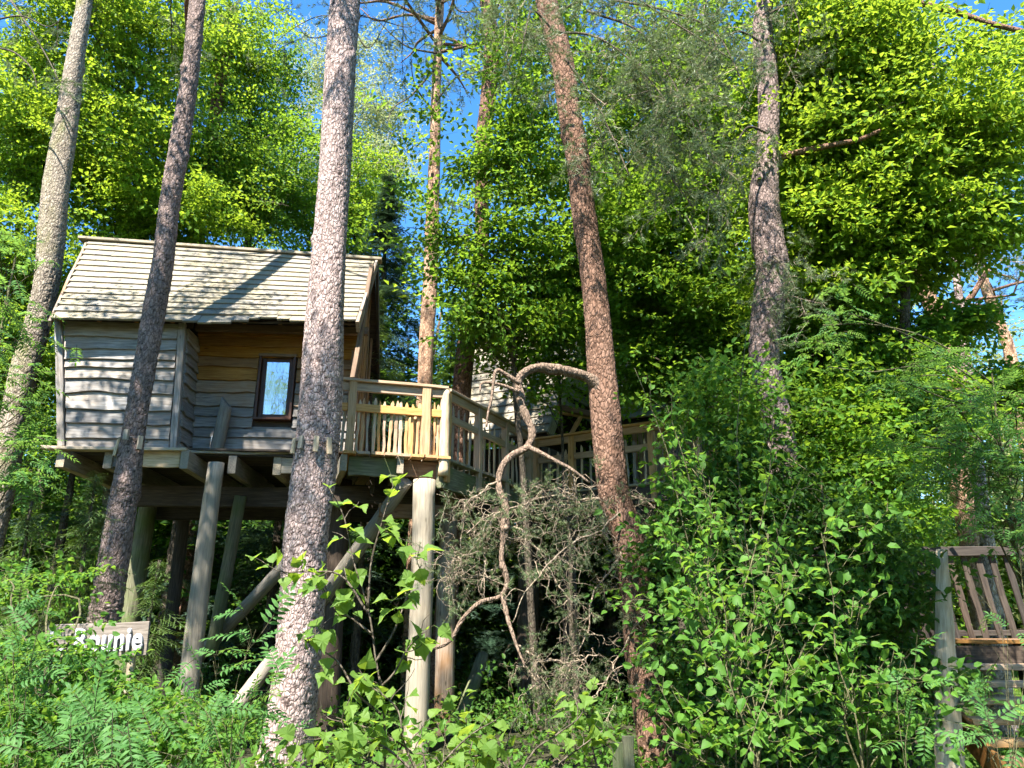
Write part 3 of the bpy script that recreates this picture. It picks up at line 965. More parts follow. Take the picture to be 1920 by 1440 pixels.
for i, s in enumerate((.18, .62, .97)):
    p = QA + qd * Lq * s + qs * .2
    g = p.copy(); g[2] = gz(p)
    set_tags(log('log_post', g, p + up_ * -.33, .15, .13, 'wood_dark'),
             ['dark post under the second platform nearest the walkway', 'dark middle post under the second platform behind the dead twigs', 'dark end post under the second platform behind the shrub leaves'][i], 'post', 'support posts')

# ------------------------------------------------------------------ second hut
hut = thing('second_hut', 'shingle roofed hut half hidden by beech leaves beyond the walkway', 'cabin', (1.2, 16.0, DZ))
hroof = thing('roof', None, None, (0, 0, 0)); hroof.parent = hut; hroof['origin'] = hut['origin']
HEL, HER = P(808, 835, 15.6), P(1030, 812, 14.6)
HRL, HRR = P(905, 622, 17.6), P(1110, 590, 16.3)
nsh2, HS, HN = shingle_roof(hroof, HEL, HER, HRL, HRR, 16, 0.28, 300, sag=.02)
print('hut shingles', nsh2)
und = MB()
slab(und, HEL - HN * .06, HER - HN * .06, HRR - HN * .06, HRL - HN * .06, -0.04)
hb = (HRL + HRR) / 2 - (HEL + HER) / 2
HBL = HRL + np.array((hb[0], hb[1], -hb[2])); HBR = HRR + np.array((hb[0], hb[1], -hb[2]))
slab(und, HRL, HRR, HBR, HBL, 0.05)
und.build('roof_deck', M['wood_dark'], hroof)
beam('ridge_board', HRL - nrm(HRR - HRL) * .1 + up_ * .06, HRR + nrm(HRR - HRL) * .1 + up_ * .06, .2, .05, 'wood_mossy', hroof)
beam('barge_board', HER + up_ * -.05, HRR + up_ * -.04, .05, .2, 'wood_mossy', hroof)
# gable end with mossy boards, entrance shade and a timber truss
gx = nrm(HER - HEL)
inn = -gx * .45
for i in range(10):
    f0 = i / 10
    a = HER + (HRR - HER) * f0 + inn; b = HBR + (HRR - HBR) * f0 + inn
    if i > 2:
        a2 = HER + (HRR - HER) * (f0 + .1) + inn; b2 = HBR + (HRR - HBR) * (f0 + .1) + inn
        x, y, z = basis(a, b, (0, 0, 1))
        beam('board', a + (b - a) * .03 + up_ * .08, a + (b - a) * .97 + up_ * .08, .03, .21, 'wood_mossy', hut)
beam('tie_beam', P(1050, 770, 14.2), P(1120, 782, 14.9), .1, .12, 'wood_new', hut)
beam('tie_beam', P(1046, 764, 14.15), P(1175, 790, 14.9), .1, .12, 'wood_warm', hut)
beam('truss_brace', P(1066, 822, 14.3), P(1088, 782, 14.35), .07, .08, 'wood_new', hut)
w2 = MB()
bl = HEL + gx * .4 + np.array((.3, .8, 0)); br = HER - gx * .5 + np.array((.3, .8, 0))
bl[2] = br[2] = DZ
slab(w2, bl, br, br + up_ * 1.2, bl + up_ * 1.2, .05)
br2 = HBR - gx * .5; br2[2] = DZ
slab(w2, br, br2, br2 + up_ * 1.2, br + up_ * 1.2, .05)
w2.build('wall', M['wood_dark'], hut)
# low porch roof to the right
por = thing('porch_roof', None, None, (0, 0, 0)); por.parent = hut; por['origin'] = hut['origin']
PEL, PER = P(1150, 790, 14.1), P(1345, 770, 13.5)
PRL, PRR = P(1140, 690, 15.4), P(1335, 660, 14.8)
shingle_roof(por, PEL, PER, PRL, PRR, 9, .30, 300, sag=.01)
und = MB(); slab(und, PEL - HN * .06, PER - HN * .06, PRR - HN * .06, PRL - HN * .06, -0.04); und.build('roof_deck', M['wood_dark'], por)
for s in (.05, .5, .95):
    p = PEL * (1 - s) + PER * s + np.array((0, .1, -.06))
    q = p.copy(); q[2] = DZ
    beam('porch_post', q, p, .11, .11, 'wood_new', hut)
for i in range(14):
    p = P(1190 + i * 11, 830, 14.6); a = p.copy(); a[2] = DZ; b = p.copy(); b[2] = DZ + 1.45
    beam('board', a, b, .10, .03, 'wood_brown', hut, up=(0, 1, 0))
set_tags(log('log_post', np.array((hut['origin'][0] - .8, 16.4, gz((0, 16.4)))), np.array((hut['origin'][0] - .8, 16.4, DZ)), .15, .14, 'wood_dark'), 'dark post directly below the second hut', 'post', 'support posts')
beam('floor_beam', bl + up_ * -.15, br + up_ * -.15, .12, .25, 'wood_dark', hut)

# ------------------------------------------------------------------ stair at the edge of the lawn
stair = thing('open_stair', 'open timber stair with reddish treads at the edge of the lawn', 'stair', (4.9, 7.8, 0))
sx0, sx1 = float(P(1792, 1300, 7.8)[0]), float(P(1792, 1300, 7.8)[0]) + 1.25
tread = [(8.3, 1250), (8.1, 1282), (7.9, 1314), (7.7, 1351), (7.5, 1392), (7.3, 1428), (7.1, 1470), (6.9, 1515)]
for D, v in tread:
    z = float(P(1850, v, D)[2])
    beam('tread', (sx0, D, z), (sx1, D, z), .24, .055, 'wood_new', stair, wave=.002)
    for sx in (sx0 + .02, sx1 - .05):
        beam('cleat', (sx, D - .1, z - .06), (sx, D + .1, z - .06), .05, .06, 'wood_warm', stair)
lz = float(P(1850, 1203, 8.6)[2])
for i in range(5):
    y = 8.55 + i * .2
    beam('landing_board', (sx0 - .05, y, lz), (sx1 + .6, y, lz), .185, .04, 'wood_warm', stair, wave=.002)
beam('landing_beam', (sx0, 8.5, lz - .14), (sx1 + .6, 8.5, lz - .14), .06, .2, 'wood_dark', stair)
za, zb = float(P(1850, 1250, 8.3)[2]), float(P(1850, 1515, 6.9)[2])
for sx in (sx0 - .03, sx1 + .03):
    beam('stringer', (sx, 8.55, za + .05), (sx, 6.75, zb - .12), .05, .24, 'wood_warm', stair)
for sx, sy in ((sx0 + .1, 9.3), (sx1 + .4, 9.3)):
    log('leg', (sx, sy, gz((sx, sy))), (sx, sy, lz - .03), .09, .085, 'wood_dark', stair)
np_ = P(1765, 1440, 7.3)
nt_ = P(1763, 1030, 7.3)
nw = log('newel_post', np.array((np_[0] - .0, 7.3, gz(np_))), nt_, .135, .045, 'wood_pale', None, amp=.10, nseg=18, k=12)
set_tags(nw, 'tall pointed split-log post standing at the foot of the lawn stair', 'post')
# railing above the landing, its dark timber standing in for shade, and one rising left
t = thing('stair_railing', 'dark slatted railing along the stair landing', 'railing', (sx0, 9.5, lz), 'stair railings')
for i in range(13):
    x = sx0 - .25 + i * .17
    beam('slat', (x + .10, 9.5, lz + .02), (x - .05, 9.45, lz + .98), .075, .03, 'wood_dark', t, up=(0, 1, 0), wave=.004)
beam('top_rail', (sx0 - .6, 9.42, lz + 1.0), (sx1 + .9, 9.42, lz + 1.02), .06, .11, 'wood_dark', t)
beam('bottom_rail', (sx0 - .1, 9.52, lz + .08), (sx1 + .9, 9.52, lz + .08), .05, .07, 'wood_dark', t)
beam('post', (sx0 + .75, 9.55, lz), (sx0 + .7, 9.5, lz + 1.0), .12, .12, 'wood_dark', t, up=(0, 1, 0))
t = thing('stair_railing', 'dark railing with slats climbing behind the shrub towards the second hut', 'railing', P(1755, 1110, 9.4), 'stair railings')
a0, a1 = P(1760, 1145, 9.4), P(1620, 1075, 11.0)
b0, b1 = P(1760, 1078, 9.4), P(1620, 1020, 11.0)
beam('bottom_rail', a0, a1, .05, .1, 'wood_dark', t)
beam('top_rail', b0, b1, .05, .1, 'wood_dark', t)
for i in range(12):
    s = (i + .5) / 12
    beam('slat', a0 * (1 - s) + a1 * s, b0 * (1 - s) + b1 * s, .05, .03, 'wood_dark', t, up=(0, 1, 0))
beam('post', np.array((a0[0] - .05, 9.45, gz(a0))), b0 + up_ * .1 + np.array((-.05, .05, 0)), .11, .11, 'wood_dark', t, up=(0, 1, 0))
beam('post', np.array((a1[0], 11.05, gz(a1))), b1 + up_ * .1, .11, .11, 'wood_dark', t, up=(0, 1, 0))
# two short stakes low between the red-barked pine and the twigs
for u, lab in ((1157, 'short pale stake at the foot of the red-barked pine, the lower of two'), (1178, 'short pale stake at the foot of the red-barked pine, the taller of two')):
    a = P(u, 1392 if u < 1170 else 1380, 7.6); b = a.copy(); b[2] = gz(a)
    set_tags(beam('stake', b, a, .10, .05, 'wood_mossy', up=(0, 1, 0)), lab, 'stake', 'stakes')

# ------------------------------------------------------------------ name board on two stakes
SD = 7.6
sp0, sp1 = P(88, 1204, SD), P(278, 1197, SD)
sg = thing('name_board', 'weathered wooden name board with raised white letters among the ferns', 'sign', (sp0 + sp1) / 2)
sh_ = 62 * mpp(sp0)
beam('plank', sp0, sp1, .035, sh_, 'wood_sign', sg, ch=.008, wave=.003)
fc = bpy.data.curves.new('lettering', 'FONT')
fc.body = 'L. Rounie'
fc.size = sh_ * .92
fc.extrude = .012
fc.bevel_depth = .003
fc.offset = .006
fc.align_x = 'CENTER'; fc.align_y = 'CENTER'
fc.space_character = 1.12
fo = bpy.data.objects.new('tmp', fc); COL.objects.link(fo)
bpy.context.view_layer.update()
fm = bpy.data.meshes.new_from_object(fo.evaluated_get(bpy.context.evaluated_depsgraph_get()))
bpy.data.objects.remove(fo)
fm.materials.clear(); fm.materials.append(M['paint_white'])
for s_k in (.16, .84):
    q = sp0 * (1 - s_k) + sp1 * s_k + np.array((0, .045, 0)); g = q.copy(); g[2] = gz(q)
    beam('stake', g, q + up_ * .1, .05, .05, 'wood_log', sg, up=(0, 1, 0))
x, y, z = basis(sp0, sp1, (0, 0, 1))
fm.name = 'lettering'
fxs = [v.co.x for v in fm.vertices]; fit = .92 * np.linalg.norm(sp1 - sp0) / (max(fxs) - min(fxs))
link('lettering', fm, sg, local_matrix(x * fit, z, -y, (sp0 + sp1) / 2 - y * .034 - z * sh_ * .02, sg))

# ------------------------------------------------------------------ trunks
def hash01(i, j, s):
    h = np.sin(i * 127.1 + j * 311.7 + s * 74.7) * 43758.5453
    return h - np.floor(h)


def worley(x, y, period, seed):
    """F1, F2-F1 and a random value of the nearest cell; x wraps at period"""
    xi = np.floor(x).astype(int); yi = np.floor(y).astype(int)
    d1 = np.full(x.shape, 9.0); d2 = np.full(x.shape, 9.0); c1 = np.zeros(x.shape)
    for di in (-1, 0, 1):
        for dj in (-1, 0, 1):
            cx = xi + di; cyy = yi + dj
            w = np.mod(cx, period)
            px = cx + 0.02 + 0.96 * hash01(w, cyy, seed); py = cyy + 0.02 + 0.96 * hash01(w, cyy, seed + 5)
            d = np.hypot(x - px, y - py)
            r = hash01(w, cyy, seed + 9)
            near = d < d1
            d2 = np.where(near, d1, np.minimum(d2, d)); c1 = np.where(near, r, c1); d1 = np.where(near, d, d1)
    return d1, d2 - d1, c1


def trunk_geo(path, rad, k, step, amp, cell=(0.045, 0.075), knots=6, seed=0):
    """bark-covered stem: returns vertices, faces and the plate/cell attributes"""
    path = np.asarray(path, float); rad = np.asarray(rad, float)
    seg = np.linalg.norm(np.diff(path, axis=0), axis=1)
    s = np.concatenate([[0], np.cumsum(seg)])
    n = max(4, int(s[-1] / step))
    u = np.linspace(0, len(path) - 1 - 1e-6, n)
    pr = smooth_path(np.column_stack([path, rad]), n)
    c, r = pr[:, :3], np.maximum(pr[:, 3], .004)
    S = np.concatenate([[0], np.cumsum(np.linalg.norm(np.diff(c, axis=0), axis=1))])
    t, A, B = frames(c)
    th = np.arange(k) * 2 * math.pi / k
    TH, SS = np.meshgrid(th, S)
    RR_ = r[:, None]
    per = max(3, int(round(2 * math.pi * r.mean() / cell[0])))
    wob = 0.35 * np.sin(SS * 9 + TH * 3 + seed) + 0.25 * np.sin(SS * 23 - TH * 5)
    d1, e, cr = worley(TH / (2 * math.pi) * per, SS / cell[1] + wob * .5, per, seed)
    d1b, e2, cr2 = worley(TH / (2 * math.pi) * (per * 2), SS / cell[1] * 1.8 + wob, per * 2, seed + 31)
    plate = np.clip(e / 0.35, 0, 1) * (0.65 + .35 * np.clip(e2 / .3, 0, 1))
    fis = np.abs(np.sin(TH * per * .37 + 2.2 * np.sin(SS * 3.1 + seed) + 1.1 * np.sin(SS * 7.3)))
    disp = amp * .75 * (.7 * (plate - 0.6) + (cr - .5) * .9 + (cr2 - .5) * .7 + .5 * (fis - .6))
    low = 0.05 * RR_ * np.sin(TH * 2 + SS * .8 + seed) + 0.035 * RR_ * np.sin(TH * 3 - SS * 1.7 + seed * 2)
    R2 = np.random.default_rng(seed + 77)
    for _ in range(knots):
        ks, kt = R2.uniform(0, S[-1]), R2.uniform(0, 6.28)
        dt = np.abs(np.angle(np.exp(1j * (TH - kt)))) * RR_
        g = np.exp(-((SS - ks) / .07) ** 2 - (dt / .06) ** 2)
        low = low + g * R2.uniform(.02, .045) - np.exp(-((SS - ks) / .025) ** 2 - (dt / .02) ** 2) * .03
    Rr = RR_ + disp + low
    V = c[:, None, :] + Rr[:, :, None] * (np.cos(TH)[:, :, None] * A[:, None, :] + np.sin(TH)[:, :, None] * B[:, None, :])
    V = V.reshape(-1, 3)
    i = np.arange(n - 1)[:, None] * k
    j = np.arange(k)[None, :]; j2 = (j + 1) % k
    Q = np.stack([i + j, i + j2, i + k + j2, i + k + j], -1).reshape(-1, 4)
    return V, Q, plate.ravel(), cr.ravel()


def tree_trunk(name, label, px, D, mat, top_z, group='pine trunks', near=True, amp=.011, flare=1.35, lean_top=None, knots=7, cell=(.043, .070), cat='tree', D_top=None):
    """px: (column, row, width) readings down the stem"""
    px = sorted(px, key=lambda a: -a[1])
    pts, rad = [], []
    for u, v, w in px:
        DD = D if D_top is None else D + (D_top - D) * (1440 - v) / 1440
        p = P(u, v, DD)
        pts.append(p); rad.append(w * .5 * mpp(p))
    pts = np.array(pts); rad = np.array(rad)
    # down to the ground
    low = pts[0].copy(); k1 = min(2, len(pts) - 1)
    d = (pts[0] - pts[k1]) / max(.2, (pts[k1][2] - pts[0][2]))
    h = pts[0][2] - float(ground_z(pts[0][0], pts[0][1])) + .12
    if h > .15:
        n_ = max(1, int(h / .5))
        ext = [pts[0] + d * h * f * np.array((1, 1, 1)) for f in np.linspace(1, 1 / (n_ + 1), n_ + 1)]
        for e in ext: pass
        ext = np.array(ext)
        re = rad[0] * np.interp(ext[:, 2], [ext[0][2], ext[0][2] + .5, pts[0][2]], [flare, 1.08, 1.0])
        pts = np.vstack([ext, pts]); rad = np.concatenate([re, rad])
    # up beyond the frame
    d = nrm(pts[-1] - pts[-3])
    hh = top_z - pts[-1][2]
    if hh > .5:
        f = np.linspace(0, 1, 6)[1:]
        ext = np.array([pts[-1] + d * (hh / max(.3, d[2])) * q for q in f])
        pts = np.vstack([pts, ext]); rad = np.concatenate([rad, rad[-1] * (1 - f * .85)])
    base = pts[0].copy(); base[2] += .1
    o = thing(name, label, cat, base, group)
    Rm = rad.mean()
    k = int(np.clip(2 * math.pi * Rm / (.020 if near else .05), 10, 110))
    seed = int(rng.integers(1000))
    V, Q, pl, ce = trunk_geo(pts, rad, k, .023 if near else .06, amp, cell, knots, seed)
    me = make_mesh('trunk', V - base, [Q], [M[mat]], smooth=True, attrs={'plate': pl, 'cell': ce})
    link('trunk', me, o)
    return o, pts, rad


def plain_attrs(o):
    n = len(o.data.vertices)
    for k, v in (('plate', .8), ('cell', .5)):
        at = o.data.attributes.new(k, 'FLOAT', 'POINT')
        at.data.foreach_set('value', np.full(n, v, np.float32) if k == 'plate' else np.random.default_rng(n).random(n).astype(np.float32))
    return o


# ------------------------------------------------------------------ leaves and sprays
def leaf4(L, W, fold=.18, droop=.12):
    V = np.array([(0, 0, 0), (.48 * L, .5 * W, fold * W), (L, 0, -droop * L), (.48 * L, -.5 * W, fold * W)])
    return V, np.array([(0, 2, 1), (0, 3, 2)])


def leaf7(L, W, fold=.2, droop=.16):
    V = np.array([(0, 0, 0), (.5 * L, 0, .02 * L), (L, 0, -droop * L), (.26 * L, .44 * W, fold * W * .8), (.66 * L, .40 * W, fold * W - .03 * L), (.26 * L, -.44 * W, fold * W * .8), (.66 * L, -.40 * W, fold * W - .03 * L)])
    return V, np.array([(0, 1, 3), (3, 1, 4), (4, 1, 2), (1, 0, 5), (1, 5, 6), (1, 6, 2)])


def birch_leaf(L):
    """rhombic, toothed, on a stalk"""
    st = .28 * L
    o = [(0, .0), (.10, .26), (.22, .40), (.33, .44), (.36, .40), (.50, .34), (.53, .29), (.67, .21), (.70, .16), (.84, .08), (1.0, 0)]
    mid = [(0, 0), (.33, 0), (.53, 0), (.7, 0), (1, 0)]
    V = []; T = []
    def z(x, y): return .22 * abs(y) * L - .20 * L * max(0, x - .25) ** 1.6
    top = [(st + x * L, y * L, z(x, y)) for x, y in o]
    bot = [(st + x * L, -y * L, z(x, y)) for x, y in o[1:-1]]
    V = top + bot
    ctr = len(V); V.append((st + .42 * L, 0, .01 * L))
    ring = list(range(len(top))) + [len(top) + i for i in range(len(bot))][::-1]
    for a, b in zip(ring, ring[1:] + ring[:1]):
        T.append((ctr, b, a))
    c2 = len(V)
    V += [(0, .006 * L, 0), (0, -.006 * L, 0), (st, .01 * L, 0), (st, -.01 * L, 0)]
    T += [(c2, c2 + 2, c2 + 1), (c2 + 1, c2 + 2, c2 + 3)]
    return np.array(V), np.array(T)


def rotm(ax, ay, az):
    ca, sa, cb, sb, cc, ss = math.cos(ax), math.sin(ax), math.cos(ay), math.sin(ay), math.cos(az), math.sin(az)
    return np.array([[cc, -ss, 0], [ss, cc, 0], [0, 0, 1]]) @ np.array([[cb, 0, sb], [0, 1, 0], [-sb, 0, cb]]) @ np.array([[1, 0, 0], [0, ca, -sa], [0, sa, ca]])


class Tmpl:
    def __init__(self, mb):
        self.V = np.concatenate(mb.V)
        T = []; Mi = []
        for f, m in zip(mb.F, mb.M):
            if f.shape[1] == 4:
                T.append(f[:, [0, 1, 2]]); T.append(f[:, [0, 2, 3]]); Mi += [m, m]
            else:
                T.append(f); Mi.append(m)
        self.T = np.concatenate(T); self.M = np.concatenate(Mi)


def ribbon(mb, path, rad):
    """hair-thin twig: a narrow tapering strip"""
    path = np.asarray(path); n = len(path)
    d = nrm(path[-1] - path[0]); sd = nrm(np.cross(d, (0.3, .2, 1.0)))
    w = np.linspace(rad, rad * .35, n)[:, None] * sd
    V = np.concatenate([path - w, path[:-1] + w[:-1]])
    T = []
    for i in range(n - 1):
        T.append((i, i + 1, n + i))
        if i < n - 2: T.append((i + 1, n + i + 1, n + i))
    mb.add(V, np.array(T), 1)


def broad_spray(r, length=.8, nside=5, side=.38, gap=.065, L=.09, W=.055, leaf=leaf4, droop=.12, tw=.004, bend=.1, tilt=.35):
    mb = MB()
    def twig(p0, d, ln, rad, nseg):
        s = np.linspace(0, 1, nseg + 1)[:, None]
        path = p0 + d * ln * s + np.array((0, 0, -1.0)) * droop * ln * s ** 2 + r.normal(0, bend * .05, (nseg + 1, 3)) * s
        ribbon(mb, path if nseg > 2 else path[[0, -1]], rad)
        return path
    def leaves(path, start, ln):
        n = int(ln * (1 - start) / gap)
        for i in range(n + 1):
            f = start + (1 - start) * (i / max(1, n))
            x = f * (len(path) - 1); a = min(int(x), len(path) - 2)
            p = path[a] + (path[a + 1] - path[a]) * (x - a)
            dd = path[a + 1] - path[a]
            az = math.atan2(dd[1], dd[0]) + (0 if i == n else (1 if i % 2 else -1) * r.uniform(.6, 1.15))
            sc_ = r.uniform(.65, 1.12)
            V, T = leaf(L * sc_, W * sc_)
            mb.add(V @ rotm(r.normal(0, tilt), r.normal(.15, tilt), az).T + p, T, 0)
    main = twig(np.zeros(3), np.array((1.0, 0, .05)), length, tw, 4)
    leaves(main, .25, length)
    for i in range(nside):
        f = .12 + .7 * i / max(1, nside - 1)
        x = f * 4; a = min(int(x), 3)
        p = main[a] + (main[a + 1] - main[a]) * (x - a)
        ang = (1 if i % 2 else -1) * r.uniform(.55, .95)
        ln = side * (1.1 - .6 * f) * r.uniform(.8, 1.2)
        tp = twig(p, np.array((math.cos(ang), math.sin(ang), r.normal(.05, .12))), ln, tw * .6, 2)
        leaves(tp, .15, ln)
    return Tmpl(mb)


def pine_spray(r, length=.55, n=12, nl=.075, nn=18, wid=.0030, tw=.005, droop=.1, curl=.12):
    mb = MB()
    s = np.linspace(0, 1, 6)[:, None]
    main = np.array((1.0, 0, 0)) * length * s + np.array((0, 0, 1.0)) * (-droop * length * s ** 2) + np.cumsum(r.normal(0, curl * .06, (6, 3)), 0) * (s > 0)
    ribbon(mb, main, tw)
    V = []; T = []
    def tuft(p, d):
        for q in range(nn):
            dd = nrm(d + r.normal(0, .62, 3))
            b = p - d * r.uniform(0, .06)
            w = nrm(np.cross(dd, r.normal(0, 1, 3))) * wid
            e = b + dd * nl * r.uniform(.7, 1.15) + np.array((0, 0, -.012))
            k = len(V)
            V.extend([b - w, b + w, e]); T.append((k, k + 1, k + 2))
    for i in range(n):
        f = r.uniform(.25, 1)
        x = f * 5; a = min(int(x), 4)
        p = main[a] + (main[a + 1] - main[a]) * (x - a)
        ang = r.uniform(-1.2, 1.2); d = np.array((math.cos(ang), math.sin(ang), r.normal(.1, .35)))
        ln = r.uniform(.06, .22)
        e = p + d * ln + r.normal(0, .02, 3)
        ribbon(mb, np.array([p, (p + e) / 2 + r.normal(0, .015, 3), e]), tw * .5)
        tuft(e, nrm(d))
    tuft(main[-1], np.array((1.0, 0, 0)))
    mb.add(np.array(V), np.array(T), 0)
    return Tmpl(mb)


def spruce_spray(r, length=.55, nside=9, side=.26, nl=.019, gap=.011, droop=.15, wid=.0034):
    mb = MB()
    V = []; T = []
    def needles(path):
        for a, b in zip(path[:-1], path[1:]):
            d = b - a; ln = np.linalg.norm(d); d = d / ln
            sd = nrm(np.cross(d, (0, 0, 1.0)))
            m = max(1, int(ln / gap))
            for q in range(m):
                p = a + d * ln * q / m
                for sgn in (-1, 1):
                    dd = nrm(d * .75 + sd * sgn * r.uniform(.6, 1) + np.array((0, 0, r.uniform(-.1, .55))))
                    w = d * wid
                    k = len(V)
                    V.extend([p - w, p + w, p + dd * nl * r.uniform(.8, 1.2)]); T.append((k, k + 1, k + 2))
    s = np.linspace(0, 1, 5)[:, None]
    main = np.array((1.0, 0, 0)) * length * s + np.array((0, 0, -1.0)) * droop * length * s ** 2
    ribbon(mb, main, .004)
    needles(main[1:])
    for i in range(nside):
        f = .12 + .8 * i / (nside - 1)
        x = f * 4; a = min(int(x), 3)
        p = main[a] + (main[a + 1] - main[a]) * (x - a)
        ang = (1 if i % 2 else -1) * r.uniform(.7, 1.0)
        ln = side * (1.15 - .85 * f) * r.uniform(.8, 1.2)
        e = p + np.array((math.cos(ang), math.sin(ang), -.12)) * ln
        pth = np.array([p, (p + e) / 2 + np.array((0, 0, .01)), e + np.array((0, 0, -.02))])
        ribbon(mb, pth, .0022)
        needles(pth)
    mb.add(np.array(V), np.array(T), 0)
    return Tmpl(mb)


def frond(r, L=.2, n=7, ll=.055, lw=.017):
    """pinnate rowan leaf"""
    mb = MB()
    s = np.linspace(0, 1, 6)[:, None]
    rach = np.array((1.0, 0, 0)) * L * s + np.array((0, 0, -1.0)) * .22 * L * s ** 2
    mb.tube(rach, np.linspace(.0022, .001, 6), 3, 1, False)
    for i in range(n):
        f = .24 + .7 * i / (n - 1)
        x = f * 5; a = min(int(x), 4)
        p = rach[a] + (rach[a + 1] - rach[a]) * (x - a)
        for sg_ in (-1, 1):
            k = r.uniform(.85, 1.1) * (1 - .25 * abs(f - .55))
            V, T = leaf7(ll * k, lw * k, .15, .2)
            mb.add(V @ rotm(r.normal(0, .15), r.normal(.12, .15), sg_ * r.uniform(1.0, 1.25)).T + p, T, 0)
    V, T = leaf7(ll, lw, .15, .2)
    mb.add(V @ rotm(0, .2, 0).T + rach[-1], T, 0)
    return Tmpl(mb)


tr_ = np.random.default_rng(5)
BEECH = [broad_spray(tr_, .9, 6, .42, .078, .112, .070, tilt=.42) for _ in range(7)]
BEECH_BIG = [broad_spray(tr_, 1.3, 9, .65, .10, .12, .075) for _ in range(5)]
BEECH_NEAR = [broad_spray(tr_, .7, 5, .34, .07, .085, .052, leaf7, .14, .0035) for _ in range(6)]
MAPLE = [broad_spray(tr_, 1.0, 8, .5, .085, .115, .085, leaf4, .15, .005, .1, .45) for _ in range(6)]
FARB = [broad_spray(tr_, 1.6, 9, .8, .14, .16, .11, leaf4, .6, .006, .15, .6) for _ in range(5)]
SHRUB = [broad_spray(tr_, .55, 4, .26, .072, .082, .052, leaf7, .10, .003, .12, .5) for _ in range(7)]
PINE = [pine_spray(tr_) for _ in range(6)]
PINE_BIG = [pine_spray(tr_, 1.1, 16, .11, 11, .005, .010) for _ in range(5)]
SPRUCE = [spruce_spray(tr_) for _ in range(5)]
SPRUCE_BIG = [spruce_spray(tr_, 1.1, 12, .55, .085, .036, .25, .016) for _ in range(5)]
FROND = [frond(tr_) for _ in range(5)]


def stamp(mb, tmpls, pos, xdir, ups, scale):
    pos = np.asarray(pos); n = len(pos)
    x = nrm(xdir)
    y = nrm(np.cross(ups, x)); z = np.cross(x, y)
    B = np.stack([x, y, z], -1) * np.asarray(scale)[:, None, None]
    pick = rng.integers(len(tmpls), size=n)
    for k, t in enumerate(tmpls):
        i = np.where(pick == k)[0]
        if len(i) == 0: continue
        V = np.einsum('nij,vj->nvi', B[i], t.V) + pos[i][:, None, :]
        nv = len(t.V)
        F = (t.T[None] + (np.arange(len(i)) * nv)[:, None, None]).reshape(-1, 3)
        mb.add(V.reshape(-1, 3), F, np.tile(t.M, len(i)))


GN_OBJ = {}
def gn_templates(key, tmpls, mats):
    """the sprays a mass of foliage is made of, kept out of the scene"""
    if key not in GN_OBJ:
        col = bpy.data.collections.new('spray_kit_' + key)
        for t in tmpls:
            me = make_mesh('spray', t.V, [t.T], mats, t.M)
            o = bpy.data.objects.new('spray', me); plain_attrs(o)
            col.objects.link(o)
        GN_OBJ[key] = col
    return GN_OBJ[key]


def gn_mass(name, key, tmpls, mats, pos, xdir, ups, scale, parent=None, **tags):
    """a mass of foliage: one object whose points carry sprays"""
    pos = np.asarray(pos, float); x = nrm(xdir); y = nrm(np.cross(ups, x)); z = np.cross(x, y)
    me = bpy.data.meshes.new(name)
    off = origin_of(parent) if parent is not None else np.zeros(3)
    me.vertices.add(len(pos)); me.vertices.foreach_set('co', (pos - off).astype(np.float32).ravel())
    eul = np.array([Matrix(((a[0], b[0], c[0]), (a[1], b[1], c[1]), (a[2], b[2], c[2]))).to_euler()[:] for a, b, c in zip(x, y, z)], np.float32)
    at = me.attributes.new('spray_rot', 'FLOAT_VECTOR', 'POINT'); at.data.foreach_set('vector', eul.ravel())
    at = me.attributes.new('spray_size', 'FLOAT', 'POINT'); at.data.foreach_set('value', np.asarray(scale, np.float32))
    at = me.attributes.new('spray_pick', 'INT', 'POINT'); at.data.foreach_set('value', rng.integers(len(tmpls), size=len(pos)).astype(np.int32))
    for m in mats: me.materials.append(m)
    o = link(name, me, parent)
    g = bpy.data.node_groups.new('foliage_' + key, 'GeometryNodeTree')
    g.interface.new_socket('Geometry', in_out='INPUT', socket_type='NodeSocketGeometry')
    g.interface.new_socket('Geometry', in_out='OUTPUT', socket_type='NodeSocketGeometry')
    N = g.nodes.new; L = g.links.new
    gi, go = N('NodeGroupInput'), N('NodeGroupOutput')
    ci = N('GeometryNodeCollectionInfo'); ci.inputs['Collection'].default_value = gn_templates(key, tmpls, mats)
    ci.inputs['Separate Children'].default_value = True; ci.inputs['Reset Children'].default_value = True
    ip = N('GeometryNodeInstanceOnPoints'); ip.inputs['Pick Instance'].default_value = True
    def attr(nm, typ):
        a = N('GeometryNodeInputNamedAttribute'); a.data_type = typ; a.inputs['Name'].default_value = nm
        return a.outputs['Attribute']
    er = N('FunctionNodeEulerToRotation'); L(attr('spray_rot', 'FLOAT_VECTOR'), er.inputs[0])
    L(gi.outputs[0], ip.inputs['Points']); L(ci.outputs[0], ip.inputs['Instance']); L(attr('spray_pick', 'INT'), ip.inputs['Instance Index'])
    L(er.outputs[0], ip.inputs['Rotation']); L(attr('spray_size', 'FLOAT'), ip.inputs['Scale']); L(ip.outputs[0], go.inputs[0])
    md = o.modifiers.new('foliage', 'NODES'); md.node_group = g
    return set_tags(o, **tags)


def blob(u, v, D, ru, rv, rd, n, clumps=None, shell=.35):
    """a leafy mass seen round (u, v) at distance D; ru, rv in photograph pixels, rd in metres"""
    c = P(u, v, D); m = mpp(c)
    return dict(c=c, r=np.array((ru * m, rd, rv * m * 1.02)), n=n, k=clumps or max(3, n // 6), shell=shell)


